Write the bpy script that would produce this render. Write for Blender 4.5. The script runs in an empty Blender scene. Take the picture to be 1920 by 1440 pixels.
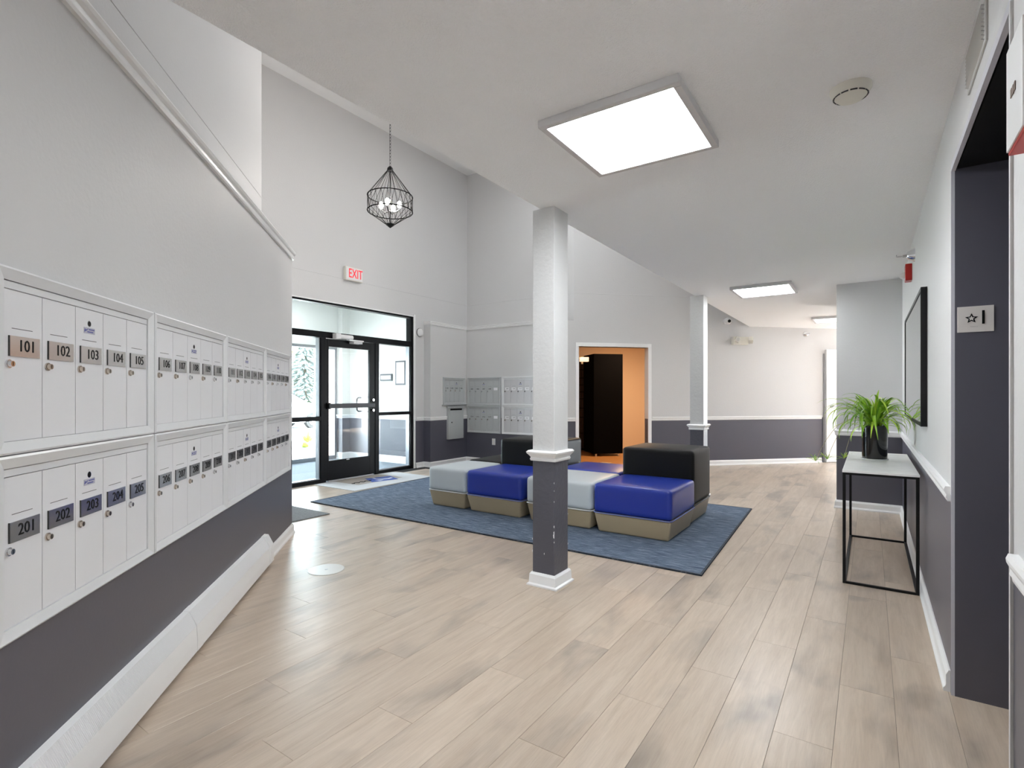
import bpy, bmesh, math, random
from math import sin, cos, pi, radians, sqrt
from mathutils import Vector, Matrix
random.seed(7)
S = bpy.context.scene
COL = S.collection
R2 = sqrt(2)

# ------------------------------------------------------------------ camera, sky, sun, exposure
cd = bpy.data.cameras.new('camera')
cam = bpy.data.objects.new('camera', cd)
COL.objects.link(cam)
cam.location = (0, 0, 1.25)
cam.rotation_euler = (radians(90), 0, radians(34.22))
cd.sensor_width = 36
cd.lens = 18.5
cd.shift_y = 0.0102
cd.clip_start = 0.02
S.camera = cam
S.view_settings.view_transform = 'Standard'
S.view_settings.look = 'None'
S.view_settings.gamma = 1
S.view_settings.exposure = 2.40
S.view_settings.use_curve_mapping = False

world = bpy.data.worlds.new('sky')
S.world = world
world.use_nodes = True
wn = world.node_tree
bg = wn.nodes['Background']
sky = wn.nodes.new('ShaderNodeTexSky')
sky.sky_type = 'HOSEK_WILKIE'
sky.sun_direction = (0.25, 0.6, 0.75)
sky.turbidity = 4
mixw = wn.nodes.new('ShaderNodeMix'); mixw.data_type = 'RGBA'
mixw.inputs[0].default_value = 0.6
mixw.inputs[7].default_value = (0.85, 0.93, 1.0, 1)
wn.links.new(sky.outputs[0], mixw.inputs[6])
wn.links.new(mixw.outputs[2], bg.inputs[0])
bg.inputs[1].default_value = 6.8

sd = bpy.data.lights.new('sun', 'SUN')
sun = bpy.data.objects.new('sun', sd)
COL.objects.link(sun)
sd.energy = 9
sd.angle = radians(1)
sd.color = (1.0, 0.96, 0.9)
sun.rotation_euler = Vector((0.25, 0.6, 0.75)).to_track_quat('Z', 'Y').to_euler()

PANEL = 7.0       # emission of the flat ceiling panels
HALL = 3.0       # watts per chandelier bulb

def portal(loc, rot, sx, sy):
    d = bpy.data.lights.new('daylight_portal', 'AREA'); d.shape = 'RECTANGLE'; d.size = sx; d.size_y = sy
    d.cycles.is_portal = True
    o = bpy.data.objects.new('daylight_portal', d); COL.objects.link(o); o.location = loc; o.rotation_euler = rot
portal((-8.72, 5.08, 1.1), (radians(90), 0, radians(-90)), 2.96, 2.1)     # faces +x, into the vestibule
portal((2.55, -4.28, 1.40), (radians(90), 0, radians(180)), 2.4, 1.8)       # faces +y, added rear lobby window

# ------------------------------------------------------------------ materials
MATS = {}
def mat(name, col=(.5, .5, .5), rough=.5, metal=0, bump=None, emit=None, spec=.5, coat=0, var=None):
    if name in MATS: return MATS[name]
    m = bpy.data.materials.new(name); m.use_nodes = True
    nt = m.node_tree; b = nt.nodes['Principled BSDF']
    b.inputs['Base Color'].default_value = (*col, 1)
    b.inputs['Roughness'].default_value = rough
    b.inputs['Metallic'].default_value = metal
    b.inputs['Specular IOR Level'].default_value = spec
    b.inputs['Coat Weight'].default_value = coat
    b.inputs['Coat Roughness'].default_value = .15
    if emit:
        b.inputs['Emission Color'].default_value = (*emit[0], 1)
        b.inputs['Emission Strength'].default_value = emit[1]
    tc = nt.nodes.new('ShaderNodeTexCoord')
    if bump:
        sc, st, dist = bump
        n = nt.nodes.new('ShaderNodeTexNoise'); n.inputs['Scale'].default_value = sc
        n.inputs['Detail'].default_value = 3
        bp = nt.nodes.new('ShaderNodeBump'); bp.inputs['Strength'].default_value = st
        bp.inputs['Distance'].default_value = dist
        nt.links.new(tc.outputs['Object'], n.inputs['Vector'])
        nt.links.new(n.outputs['Fac'], bp.inputs['Height'])
        nt.links.new(bp.outputs[0], b.inputs['Normal'])
    if var:   # (scale, other colour, lo, hi)
        n = nt.nodes.new('ShaderNodeTexNoise'); n.inputs['Scale'].default_value = var[0]
        n.inputs['Detail'].default_value = 4
        r = nt.nodes.new('ShaderNodeValToRGB')
        r.color_ramp.elements[0].position = var[2]; r.color_ramp.elements[1].position = var[3]
        r.color_ramp.elements[0].color = (*col, 1); r.color_ramp.elements[1].color = (*var[1], 1)
        nt.links.new(tc.outputs['Object'], n.inputs['Vector'])
        nt.links.new(n.outputs['Fac'], r.inputs['Fac'])
        nt.links.new(r.outputs[0], b.inputs['Base Color'])
    MATS[name] = m
    return m

WALL = mat('wall paint', (.66, .655, .655), .55, bump=(55, .25, .004))
DARK = mat('charcoal wainscot paint', (.078, .077, .104), .42, bump=(60, .12, .003), spec=.8, coat=.35)
DARK.node_tree.nodes['Principled BSDF'].inputs['Coat Roughness'].default_value = .42
TRIM = mat('white trim paint', (.90, .90, .90), .35)
CEIL = mat('textured ceiling', (.93, .93, .94), .85, bump=(170, .9, .005))
COLP = mat('column paint', (.64, .635, .63), .5, bump=(38, .55, .006))
COLD = mat('column dark paint', (.09, .09, .11), .4, bump=(38, .55, .006))
BOXW = mat('mailbox enamel', (.80, .80, .82), .35)
BOXF = mat('mailbox frame aluminium', (.78, .79, .80), .38, metal=.15)
BOXG = mat('grey aluminium enamel', (.52, .54, .545), .35, metal=.2)
DKGAP = mat('dark gap', (.05, .05, .05), .8)
PLATE = mat('brushed plate', (.84, .83, .82), .2, metal=1)
PLATEC = mat('bronze tinted plate', (.58, .43, .34), .2, metal=1)
LABEL = mat('white paper label', (.92, .92, .95), .3)
BLACK = mat('black ink', (.004, .004, .004), .5, spec=.2)
CHROME = mat('chrome', (.75, .75, .76), .12, metal=1)
BRASSY = mat('nickel lock', (.6, .53, .46), .2, metal=1)
STICK = mat('sticker blue', (.12, .13, .38), .5)
STICKG = mat('sticker grey', (.50, .50, .58), .5)
BRONZE = mat('dark bronze aluminium', (.004, .004, .005), .35, spec=.12)
ALU = mat('storefront aluminium', (.30, .31, .33), .3, metal=.6)
STEEL = mat('brushed steel', (.55, .55, .56), .3, metal=1)
BLKM = mat('black metal', (.004, .004, .0045), .45, spec=.3)
WIREM = mat('matt black wire', (.004, .004, .004), .9, spec=.05)
BLEATH = mat('black leather', (.0075, .008, .008), .45, bump=(240, .1, .001), spec=.22)
BLUEL = mat('blue leather', (.012, .036, .33), .32, bump=(240, .12, .001), coat=.15)
GREYL = mat('pale grey leather', (.58, .63, .66), .34, bump=(240, .12, .001))
TAUPE = mat('taupe leather', (.45, .36, .23), .38, bump=(240, .12, .001))
PIPE_W = mat('white piping', (.75, .75, .76), .4)
PIPE_B = mat('blue piping', (.16, .19, .45), .4)
PIPE_K = mat('black piping', (.04, .04, .045), .4)
RED = mat('red plastic', (.55, .02, .015), .3)
REDL = mat('red exit letters', (.9, .02, .03), .4, emit=((1, .03, .05), .10))
WPLAS = mat('white plastic', (.80, .80, .80), .35)
CREAM = mat('cream plastic', (.80, .78, .70), .4)
CARPET = mat('vestibule carpet', (.20, .23, .27), .95, bump=(300, .8, .004), var=(60, (.30, .34, .38), .35, .7))
MATW = mat('pale mat', (.62, .63, .64), .8, bump=(300, .3, .002))
MATT = mat('tan mat', (.42, .38, .34), .6)
MATG = mat('grey mat', (.22, .235, .245), .95, bump=(250, .8, .004), var=(80, (.33, .35, .36), .3, .7))
LOGOB = mat('logo blue', (.06, .12, .45), .5)
PEACH = mat('warm-lit white wall', (.70, .58, .46), .7)  # white walls, with some of the warm lamp's tint put into the colour
LOCKR = mat('dark locker enamel', (.003, .003, .0035), .9, spec=.0)
LOCKB = mat('brown locker enamel', (.03, .016, .009), .5, spec=.3)
TTOP = mat('pale laminate', (.92, .92, .91), .35, var=(14, (.84, .84, .84), .4, .75))
POT = mat('black glazed pot', (.002, .002, .0022), .06, coat=.4)
SOIL = mat('soil', (.03, .02, .012), .9)
MIRR = mat('mirror glass', (.86, .88, .86), .02, metal=1)
BULB = mat('bulb', (1, 1, 1), .3, emit=((1, .93, .86), 5))
BRICKM = mat('brick', (.42, .25, .20), .8, bump=(60, .5, .004), var=(9, (.55, .36, .30), .3, .7))
MORTAR = mat('mortar', (.5, .47, .43), .9)
CONC = mat('concrete', (.52, .51, .49), .85, bump=(40, .3, .004), var=(3, (.60, .59, .57), .3, .7))
GRASS = mat('grass', (.10, .20, .05), .9, var=(20, (.20, .30, .08), .3, .7))
MULCH = mat('gravel bed', (.36, .33, .29), .95, var=(60, (.6, .58, .52), .3, .7), bump=(80, 1, .02))
CARP = mat('silver car paint', (.55, .56, .58), .2, metal=.6, coat=.8)
CARG = mat('car glass', (.02, .03, .04), .05, spec=.8)
TYRE = mat('tyre rubber', (.02, .02, .02), .8)
SPRUCE = mat('spruce needles', (.17, .20, .19), .8, var=(8, (.32, .37, .36), .3, .7))
LEAFT = mat('tree leaves', (.20, .32, .08), .7, var=(4, (.35, .42, .08), .3, .7))
BARK = mat('bark', (.10, .07, .05), .9)
GREYP = mat('grey vent paint', (.52, .51, .49), .5)
SHELF = mat('vestibule wall paint', (.74, .74, .71), .6)
VDARK = mat('vestibule wainscot', (.12, .125, .15), .45)

def panel_mat():
    m = mat('light diffuser', (1, 1, 1), .5, emit=((.93, .97, 1.0), PANEL))
    return m
DIFF = panel_mat()
DIFFF = mat('far light diffuser', (1, 1, 1), .5, emit=((.93, .97, 1.0), .9))
DIFFM = mat('middle light diffuser', (1, 1, 1), .5, emit=((.93, .97, 1.0), 5.2))
DIFFH = mat('added high light diffuser', (1, 1, 1), .5, emit=((.93, .97, 1.0), 1.9))  # only for the added panel above the mailboxes
DIFFC = mat('corner added high light diffuser', (1, 1, 1), .5, emit=((.93, .97, 1.0), 10.0))  # only for the added panel that brightens the tall corner

def glass_mat():
    m = bpy.data.materials.new('clear glass'); m.use_nodes = True
    nt = m.node_tree; nt.nodes.clear()
    o = nt.nodes.new('ShaderNodeOutputMaterial')
    t = nt.nodes.new('ShaderNodeBsdfTransparent'); t.inputs[0].default_value = (.96, .98, .98, 1)
    g = nt.nodes.new('ShaderNodeBsdfGlossy'); g.inputs['Roughness'].default_value = .01
    f = nt.nodes.new('ShaderNodeFresnel'); f.inputs[0].default_value = 1.35
    x = nt.nodes.new('ShaderNodeMixShader')
    nt.links.new(f.outputs[0], x.inputs[0]); nt.links.new(t.outputs[0], x.inputs[1])
    nt.links.new(g.outputs[0], x.inputs[2]); nt.links.new(x.outputs[0], o.inputs[0])
    return m
GLASS = glass_mat()

def wood_mat():
    m = bpy.data.materials.new('oak vinyl plank'); m.use_nodes = True
    nt = m.node_tree; L = nt.links.new; N = nt.nodes.new; b = nt.nodes['Principled BSDF']
    tc = N('ShaderNodeTexCoord'); oi = N('ShaderNodeObjectInfo'); ge = N('ShaderNodeNewGeometry')
    add = N('ShaderNodeMath'); add.operation = 'ADD'
    L(oi.outputs['Random'], add.inputs[0]); L(ge.outputs['Random Per Island'], add.inputs[1])
    fr = N('ShaderNodeMath'); fr.operation = 'FRACT'; L(add.outputs[0], fr.inputs[0])
    mu = N('ShaderNodeVectorMath'); mu.operation = 'SCALE'; mu.inputs[0].default_value = (31, 47, 13)
    L(fr.outputs[0], mu.inputs['Scale'])
    av = N('ShaderNodeVectorMath'); L(tc.outputs['Object'], av.inputs[0]); L(mu.outputs[0], av.inputs[1])
    def noise(scale, vec, det=5, rough=.55, dist=0):
        mp = N('ShaderNodeMapping'); mp.inputs['Scale'].default_value = vec
        L(av.outputs[0], mp.inputs[0])
        n = N('ShaderNodeTexNoise'); n.inputs['Scale'].default_value = scale; n.inputs['Detail'].default_value = det
        n.inputs['Roughness'].default_value = rough; n.inputs['Distortion'].default_value = dist
        L(mp.outputs[0], n.inputs['Vector']); return n
    n1 = noise(3.0, (9, .8, 1), 6, .6, .6)       # long grain
    n2 = noise(2.2, (1.7, .75, 1), 3, .5, .4)     # smoky patches
    n3 = noise(40, (5, .25, 1), 3, .6, 0)         # pores
    r1 = N('ShaderNodeValToRGB'); e = r1.color_ramp.elements
    e[0].position = .22; e[0].color = (.46, .352, .26, 1)
    e[1].position = .80; e[1].color = (.62, .51, .405, 1)
    L(n1.outputs['Fac'], r1.inputs['Fac'])
    r2 = N('ShaderNodeValToRGB'); e = r2.color_ramp.elements
    e[0].position = .27; e[0].color = (.50, .52, .56, 1)
    e[1].position = .47; e[1].color = (1, 1, 1, 1)
    L(n2.outputs['Fac'], r2.inputs['Fac'])
    mx = N('ShaderNodeMix'); mx.data_type = 'RGBA'; mx.blend_type = 'MULTIPLY'; mx.inputs[0].default_value = .8
    L(r1.outputs[0], mx.inputs[6]); L(r2.outputs[0], mx.inputs[7])
    r3 = N('ShaderNodeValToRGB'); e = r3.color_ramp.elements
    e[0].position = .35; e[0].color = (.86, .86, .86, 1); e[1].position = .55; e[1].color = (1, 1, 1, 1)
    L(n3.outputs['Fac'], r3.inputs['Fac'])
    m2 = N('ShaderNodeMix'); m2.data_type = 'RGBA'; m2.blend_type = 'MULTIPLY'; m2.inputs[0].default_value = .5
    L(mx.outputs[2], m2.inputs[6]); L(r3.outputs[0], m2.inputs[7])
    hs = N('ShaderNodeHueSaturation')
    mr = N('ShaderNodeMapRange'); mr.inputs['To Min'].default_value = .94; mr.inputs['To Max'].default_value = 1.05
    L(fr.outputs[0], mr.inputs[0]); L(mr.outputs[0], hs.inputs['Value']); L(m2.outputs[2], hs.inputs['Color'])
    hs.inputs['Saturation'].default_value = .92
    L(hs.outputs[0], b.inputs['Base Color'])
    b.inputs['Roughness'].default_value = .31
    b.inputs['Specular IOR Level'].default_value = .5
    bp = N('ShaderNodeBump'); bp.inputs['Strength'].default_value = .12; bp.inputs['Distance'].default_value = .002
    L(n3.outputs['Fac'], bp.inputs['Height']); L(bp.outputs[0], b.inputs['Normal'])
    return m
WOOD = wood_mat()

def rug_mat():
    m = bpy.data.materials.new('woven blue grey rug'); m.use_nodes = True
    nt = m.node_tree; L = nt.links.new; N = nt.nodes.new; b = nt.nodes['Principled BSDF']
    tc = N('ShaderNodeTexCoord'); mp = N('ShaderNodeMapping'); mp.inputs['Scale'].default_value = (4, 150, 1)
    L(tc.outputs['Object'], mp.inputs[0])
    n = N('ShaderNodeTexNoise'); n.inputs['Scale'].default_value = 1.6; n.inputs['Detail'].default_value = 6
    n.inputs['Roughness'].default_value = .7
    L(mp.outputs[0], n.inputs['Vector'])
    r = N('ShaderNodeValToRGB'); e = r.color_ramp.elements
    e[0].position = .40; e[0].color = (.022, .048, .095, 1); e[1].position = .62; e[1].color = (.34, .40, .49, 1)
    x = e.new(.5); x.color = (.085, .12, .18, 1)
    L(n.outputs['Fac'], r.inputs['Fac']); L(r.outputs[0], b.inputs['Base Color'])
    b.inputs['Roughness'].default_value = .9; b.inputs['Specular IOR Level'].default_value = .3
    bp = N('ShaderNodeBump'); bp.inputs['Strength'].default_value = .5; bp.inputs['Distance'].default_value = .004
    L(n.outputs['Fac'], bp.inputs['Height']); L(bp.outputs[0], b.inputs['Normal'])
    return m
RUG = rug_mat()

def leaf_mat():
    m = bpy.data.materials.new('spider plant leaf'); m.use_nodes = True
    nt = m.node_tree; L = nt.links.new; N = nt.nodes.new; b = nt.nodes['Principled BSDF']
    oi = N('ShaderNodeObjectInfo'); r = N('ShaderNodeValToRGB'); e = r.color_ramp.elements
    e[0].color = (.14, .34, .02, 1); e[1].color = (.55, .75, .08, 1); x = e.new(.5); x.color = (.33, .58, .04, 1)
    L(oi.outputs['Random'], r.inputs['Fac']); L(r.outputs[0], b.inputs['Base Color'])
    b.inputs['Roughness'].default_value = .35
    b.inputs['Subsurface Weight'].default_value = 0
    return m
LEAF = leaf_mat()

def perf_mat():
    m = mat('perforated white enamel', (.80, .80, .81), .4)
    nt = m.node_tree; N = nt.nodes.new; L = nt.links.new; b = nt.nodes['Principled BSDF']
    tc = N('ShaderNodeTexCoord'); w = N('ShaderNodeTexWave'); w.inputs['Scale'].default_value = 45
    w.bands_direction = 'X'
    L(tc.outputs['Object'], w.inputs['Vector'])
    bp = N('ShaderNodeBump'); bp.inputs['Strength'].default_value = .6; bp.inputs['Distance'].default_value = .002
    L(w.outputs['Fac'], bp.inputs['Height']); L(bp.outputs[0], b.inputs['Normal'])
    return m
PERF = perf_mat()

# ------------------------------------------------------------------ mesh helpers
class MB:
    """collects shapes with one material slot per shape group"""
    def __init__(s): s.v = []; s.f = []; s.m = []; s.mats = []
    def mi(s, m):
        if m not in s.mats: s.mats.append(m)
        return s.mats.index(m)
    def add(s, vs, fs, m):
        o = len(s.v); k = s.mi(m)
        s.v += [tuple(p) for p in vs]; s.f += [tuple(i + o for i in f) for f in fs]; s.m += [k] * len(fs)
        return s
    def box(s, x0, x1, y0, y1, z0, z1, m, M=None):
        x0, x1 = sorted((x0, x1)); y0, y1 = sorted((y0, y1)); z0, z1 = sorted((z0, z1))
        vs = [Vector(p) for p in ((x0,y0,z0),(x1,y0,z0),(x1,y1,z0),(x0,y1,z0),(x0,y0,z1),(x1,y0,z1),(x1,y1,z1),(x0,y1,z1))]
        if M: vs = [M @ v for v in vs]
        return s.add(vs, [(0,3,2,1),(4,5,6,7),(0,1,5,4),(1,2,6,5),(2,3,7,6),(3,0,4,7)], m)
    def prism(s, pts, z0, z1, m, M=None):
        a = sum(pts[i][0]*pts[(i+1)%len(pts)][1]-pts[(i+1)%len(pts)][0]*pts[i][1] for i in range(len(pts)))
        if a < 0: pts = pts[::-1]
        n = len(pts)
        vs = [Vector((x, y, z0)) for x, y in pts] + [Vector((x, y, z1)) for x, y in pts]
        if M: vs = [M @ v for v in vs]
        fs = [tuple(range(n))[::-1], tuple(range(n, 2*n))] + [(i, (i+1)%n, n+(i+1)%n, n+i) for i in range(n)]
        return s.add(vs, fs, m)
    def xprism(s, prof, x0, x1, m, M=None):
        """profile in (y, z), extruded along x"""
        n = len(prof)
        a = sum(prof[i][0]*prof[(i+1)%n][1]-prof[(i+1)%n][0]*prof[i][1] for i in range(n))
        if a < 0: prof = prof[::-1]
        vs = [Vector((x0, y, z)) for y, z in prof] + [Vector((x1, y, z)) for y, z in prof]
        if M: vs = [M @ v for v in vs]
        fs = [tuple(range(n))[::-1], tuple(range(n, 2*n))] + [(i, (i+1)%n, n+(i+1)%n, n+i) for i in range(n)]
        return s.add(vs, fs, m)
    def cyl(s, p0, p1, r0, m, r1=None, n=12, cap=True):
        p0 = Vector(p0); p1 = Vector(p1); r1 = r0 if r1 is None else r1
        d = (p1 - p0).normalized(); q = d.to_track_quat('Z', 'Y')
        vs = []
        for p, r in ((p0, r0), (p1, r1)):
            for i in range(n):
                a = 2*pi*i/n; vs.append(p + q @ Vector((cos(a)*r, sin(a)*r, 0)))
        fs = [(i, (i+1)%n, n+(i+1)%n, n+i) for i in range(n)]
        if cap: fs += [tuple(range(n))[::-1], tuple(range(n, 2*n))]
        return s.add(vs, fs, m)
    def lathe(s, prof, m, M=None, n=20):
        vs = []; k = len(prof)
        for r, z in prof:
            for i in range(n):
                a = 2*pi*i/n; vs.append(Vector((cos(a)*r, sin(a)*r, z)))
        if M: vs = [M @ v for v in vs]
        fs = [(j*n+i, j*n+(i+1)%n, (j+1)*n+(i+1)%n, (j+1)*n+i) for j in range(k-1) for i in range(n)]
        fs += [tuple(range(n))[::-1], tuple(range((k-1)*n, k*n))]
        return s.add(vs, fs, m)
    def tube(s, pts, r, m, n=8, closed=False):
        pts = [Vector(p) for p in pts]; k = len(pts); vs = []
        for j, p in enumerate(pts):
            a = pts[(j-1) % k] if (closed or j) else p
            b = pts[(j+1) % k] if (closed or j < k-1) else p
            q = (b - a).normalized().to_track_quat('Z', 'Y')
            rr = r[j] if isinstance(r, (list, tuple)) else r
            for i in range(n):
                t = 2*pi*i/n; vs.append(p + q @ Vector((cos(t)*rr, sin(t)*rr, 0)))
        fs = []
        for j in range(k if closed else k-1):
            for i in range(n):
                a, b = j*n, ((j+1) % k)*n
                fs.append((a+i, a+(i+1)%n, b+(i+1)%n, b+i))
        if not closed: fs += [tuple(range(n))[::-1], tuple(range((k-1)*n, k*n))]
        return s.add(vs, fs, m)
    def sweep(s, path, prof, m, closed=False):
        """prof = closed loop of (out, z); 'out' goes to the right-hand side of the path"""
        P = [Vector(p) for p in path]; k = len(P); n = len(prof)
        def nr(a, b): d = (b-a).normalized(); return Vector((d.y, -d.x))
        vs = []
        for j, p in enumerate(P):
            n1 = nr(P[j-1], p) if (j or closed) else None
            n2 = nr(p, P[(j+1) % k]) if (j < k-1 or closed) else None
            if n1 is None: o = n2
            elif n2 is None: o = n1
            else: o = (n1+n2) / max(.2, 1+n1.dot(n2))
            for a, z in prof: vs.append((p.x+o.x*a, p.y+o.y*a, z))
        fs = []
        for j in range(k if closed else k-1):
            a, b = j*n, ((j+1) % k)*n
            for i in range(n): fs.append((a+i, b+i, b+(i+1)%n, a+(i+1)%n))
        if not closed: fs += [tuple(range(n)), tuple(range((k-1)*n, k*n))[::-1]]
        return s.add(vs, fs, m)
    def merge(s, me, M, m):
        return s.add([M @ v.co for v in me.vertices], [tuple(p.vertices) for p in me.polygons], m)
    def mesh(s, name, bevel=0, seg=2, smooth=False):
        me = bpy.data.meshes.new(name)
        me.from_pydata(s.v, [], s.f)
        for m in s.mats: me.materials.append(m)
        me.polygons.foreach_set('material_index', s.m)
        bm = bmesh.new(); bm.from_mesh(me)
        bmesh.ops.recalc_face_normals(bm, faces=bm.faces)
        if bevel:
            bmesh.ops.bevel(bm, geom=[e for e in bm.edges if len(e.link_faces) == 2 and e.calc_face_angle(0) > .5], offset=bevel,
                            segments=seg, profile=.6, affect='EDGES', clamp_overlap=True)
        bm.to_mesh(me); bm.free()
        if smooth:
            me.polygons.foreach_set('use_smooth', [True]*len(me.polygons))
            try: me.set_sharp_from_angle(angle=radians(40))
            except Exception: pass
        return me
    def obj(s, name, parent=None, bevel=0, seg=2, smooth=False, **kw):
        return link(name, s.mesh(name, bevel, seg, smooth), parent, **kw)

def link(name, data, parent=None, loc=None, rotz=0, label=None, cat=None, group=None, kind=None, rot=None):
    o = bpy.data.objects.new(name, data); COL.objects.link(o)
    if parent: o.parent = parent
    if loc is not None: o.location = loc
    if rotz: o.rotation_euler = (0, 0, rotz)
    if rot: o.rotation_euler = rot
    if label: o['label'] = label
    if cat: o['category'] = cat
    if group: o['group'] = group
    if kind: o['kind'] = kind
    return o
def thing(name, label, cat, loc=(0, 0, 0), rotz=0, group=None):
    return link(name, None, None, loc, rotz, label, cat, group)
def struct(name, parent=None, loc=(0, 0, 0), rotz=0, label=None):
    return link(name, None, parent, loc, rotz, kind='structure', label=label)
def kids(o): return [c for c in bpy.data.objects if c.parent == o]
def dup(o, parent=None, **kw):
    c = o.copy(); COL.objects.link(c); c.parent = parent
    for k in KIDS.get(o.name, None) or kids(o): dup(k, c)
    return c
KIDS = {}

def text_mesh(txt, size, extrude=.0006):
    cu = bpy.data.curves.new('t', 'FONT'); cu.body = txt; cu.size = size; cu.extrude = extrude
    cu.align_x = 'CENTER'; cu.align_y = 'CENTER'; cu.resolution_u = 2
    o = bpy.data.objects.new('t', cu); COL.objects.link(o)
    dg = bpy.context.evaluated_depsgraph_get()
    me = bpy.data.meshes.new_from_object(o.evaluated_get(dg))
    bpy.data.objects.remove(o); bpy.data.curves.remove(cu)
    return me
FRONT = Matrix.Rotation(radians(90), 4, 'X')     # text in the xz plane facing -y

# wall frames: local x = viewer's right, local y = into the wall
TH_LEFT, TH_EXIT, TH_A, TH_B, TH_R = radians(135), radians(90), 0, radians(45), radians(-90)
def on_left(u, off=0): p = -1.063 + off; return ((p-u)/R2, (p+u)/R2)
def on_B(u, off=0): q = 8.443 - off; return ((u-q)/R2, (u+q)/R2)

ZC, ZH = 2.462, 5.44
RAIL = .80
# ------------------------------------------------------------------ shell
b = MB()
b.prism([(-6.7, -4.2), (5.2, -4.2), (5.2, 13.5), (-6.7, 13.5)], -.12, -.0045, DKGAP)
floor = b.obj('floor', kind='structure')

# planks: individual objects for the nearest ones, the rest joined
PW, PL = .19, 1.22
def in_room(x, y):
    if x + y < -1.75: return y > 2.6 and x > -6.45 and x < -4.1
    if y - x > 12.2: return False
    if x > .35 and 1.0 < y < 8.5: return x < .9 and 1.6 < y < 2.9
    if y < -1.2 or x > 3.6 or x < -6.5: return False
    return True
cells = []
yaw = radians(34.22)
for i in range(-36, 20):
    off = (i * 0.37 % 1.0) * PL + (random.random()-.5)*.12
    for j in range(-3, 13):
        cx, cy = -.108 + (i+.5)*PW, -.4 + j*PL + off
        if not (in_room(cx, cy-.5) or in_room(cx, cy+.5) or in_room(cx, cy)): continue
        d = -sin(yaw)*cx + cos(yaw)*cy; l = cos(yaw)*cx + sin(yaw)*cy
        vis = any((-sin(yaw)*cx+cos(yaw)*(cy+q)) > .9 and abs(cos(yaw)*cx+sin(yaw)*(cy+q)) < (-sin(yaw)*cx+cos(yaw)*(cy+q))*1.0 for q in (-.6, 0, .6))
        cells.append((0 if vis else 1, math.hypot(cx, cy), cx, cy))
cells.sort()
def plank_shape(mb, cx, cy):
    w, l, c = PW/2-.0004, PL/2-.0004, .0008
    vs = []
    for z, k in ((-.004, 0), (-.0008, 0), (0, c)):
        vs += [(cx-w+k, cy-l+k, z), (cx+w-k, cy-l+k, z), (cx+w-k, cy+l-k, z), (cx-w+k, cy+l-k, z)]
    fs = [(8, 9, 10, 11)]
    for a in (0, 4):
        fs += [(a+i, a+(i+1) % 4, a+4+(i+1) % 4, a+4+i) for i in range(4)]
    mb.add(vs, fs, WOOD)
pb = MB(); plank_shape(pb, 0, 0); pm = pb.mesh('plank')
for k in cells[:298]:
    link('plank', pm, floor, (k[2], k[3], 0))
rest = MB()
for k in cells[298:]: plank_shape(rest, k[2], k[3])
rest.obj('plank', floor, kind='stuff')

def F(u, p=-1.063): return ((p-u)/R2, (p+u)/R2)
def two_tone(b, fn, z1, split=.83):
    fn(b, -.02, min(split, z1), DARK)
    if z1 > split: fn(b, split, z1, WALL)

# left wall: lower part with a ledge, upper part set back
b = MB()
lowpoly = [F(5.04), (-6.6, 2.812), (-6.6, 2.3), F(4.6, -1.45), F(-3.2, -1.45), (2.8, -4.2), F(-4.3)]
two_tone(b, lambda b, a, c, m: b.prism(lowpoly, a, c, m), 2.50)
b.obj('wall_left', kind='structure')
b = MB()
b.prism([F(4.86, -1.273), (-6.6, 2.536), (-6.6, 2.1), F(4.4, -1.65), F(-1.6, -1.65), F(-1.2, -1.273)], 2.5, ZH, WALL)
b.obj('wall_left_upper', kind='structure')
# exit wall
b = MB()
two_tone(b, lambda b, a, c, m: b.box(-6.53, -6.38, 6.416, 7.95, a, c, m), 2.562)
two_tone(b, lambda b, a, c, m: b.box(-6.53, -6.38, 2.45, 3.70, a, c, m), 2.562)
b.box(-6.53, -6.38, 2.2, 7.95, 2.562, ZH, WALL)
b.obj('wall_exit', kind='structure')
b = MB()
two_tone(b, lambda b, a, c, m: b.prism([(-6.38, 6.673), (-6.23, 6.673), (-6.23, 7.65), (-4.29, 7.65), (-4.09, 7.85), (-6.38, 7.85)], a, c, m), 2.485)
b.obj('wall_corner_ledge', kind='structure')
b = MB()
b.box(-6.53, -4.095, 7.85, 8.0, 0, ZH, WALL)
b.obj('wall_back', kind='structure')
# diagonal wall with the locker doorway
MBm = Matrix.Rotation(TH_B, 4, 'Z')          # local (u, q) -> world
b = MB()
def segB(u0, u1, z0, z1):
    if z0 < .83 < z1:
        b.box(u0, u1, 8.443, 8.57, z0-.02, .83, DARK, MBm); b.box(u0, u1, 8.443, 8.57, .83, z1, WALL, MBm)
    else: b.box(u0, u1, 8.443, 8.57, z0, z1, WALL, MBm)
segB(2.35, 2.743, 0, 2.055); segB(3.986, 10.2, 0, 2.055); segB(2.35, 10.2, 2.055, 2.485); segB(2.655, 10.2, 2.485, ZH)
b.obj('wall_far', kind='structure')
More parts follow.
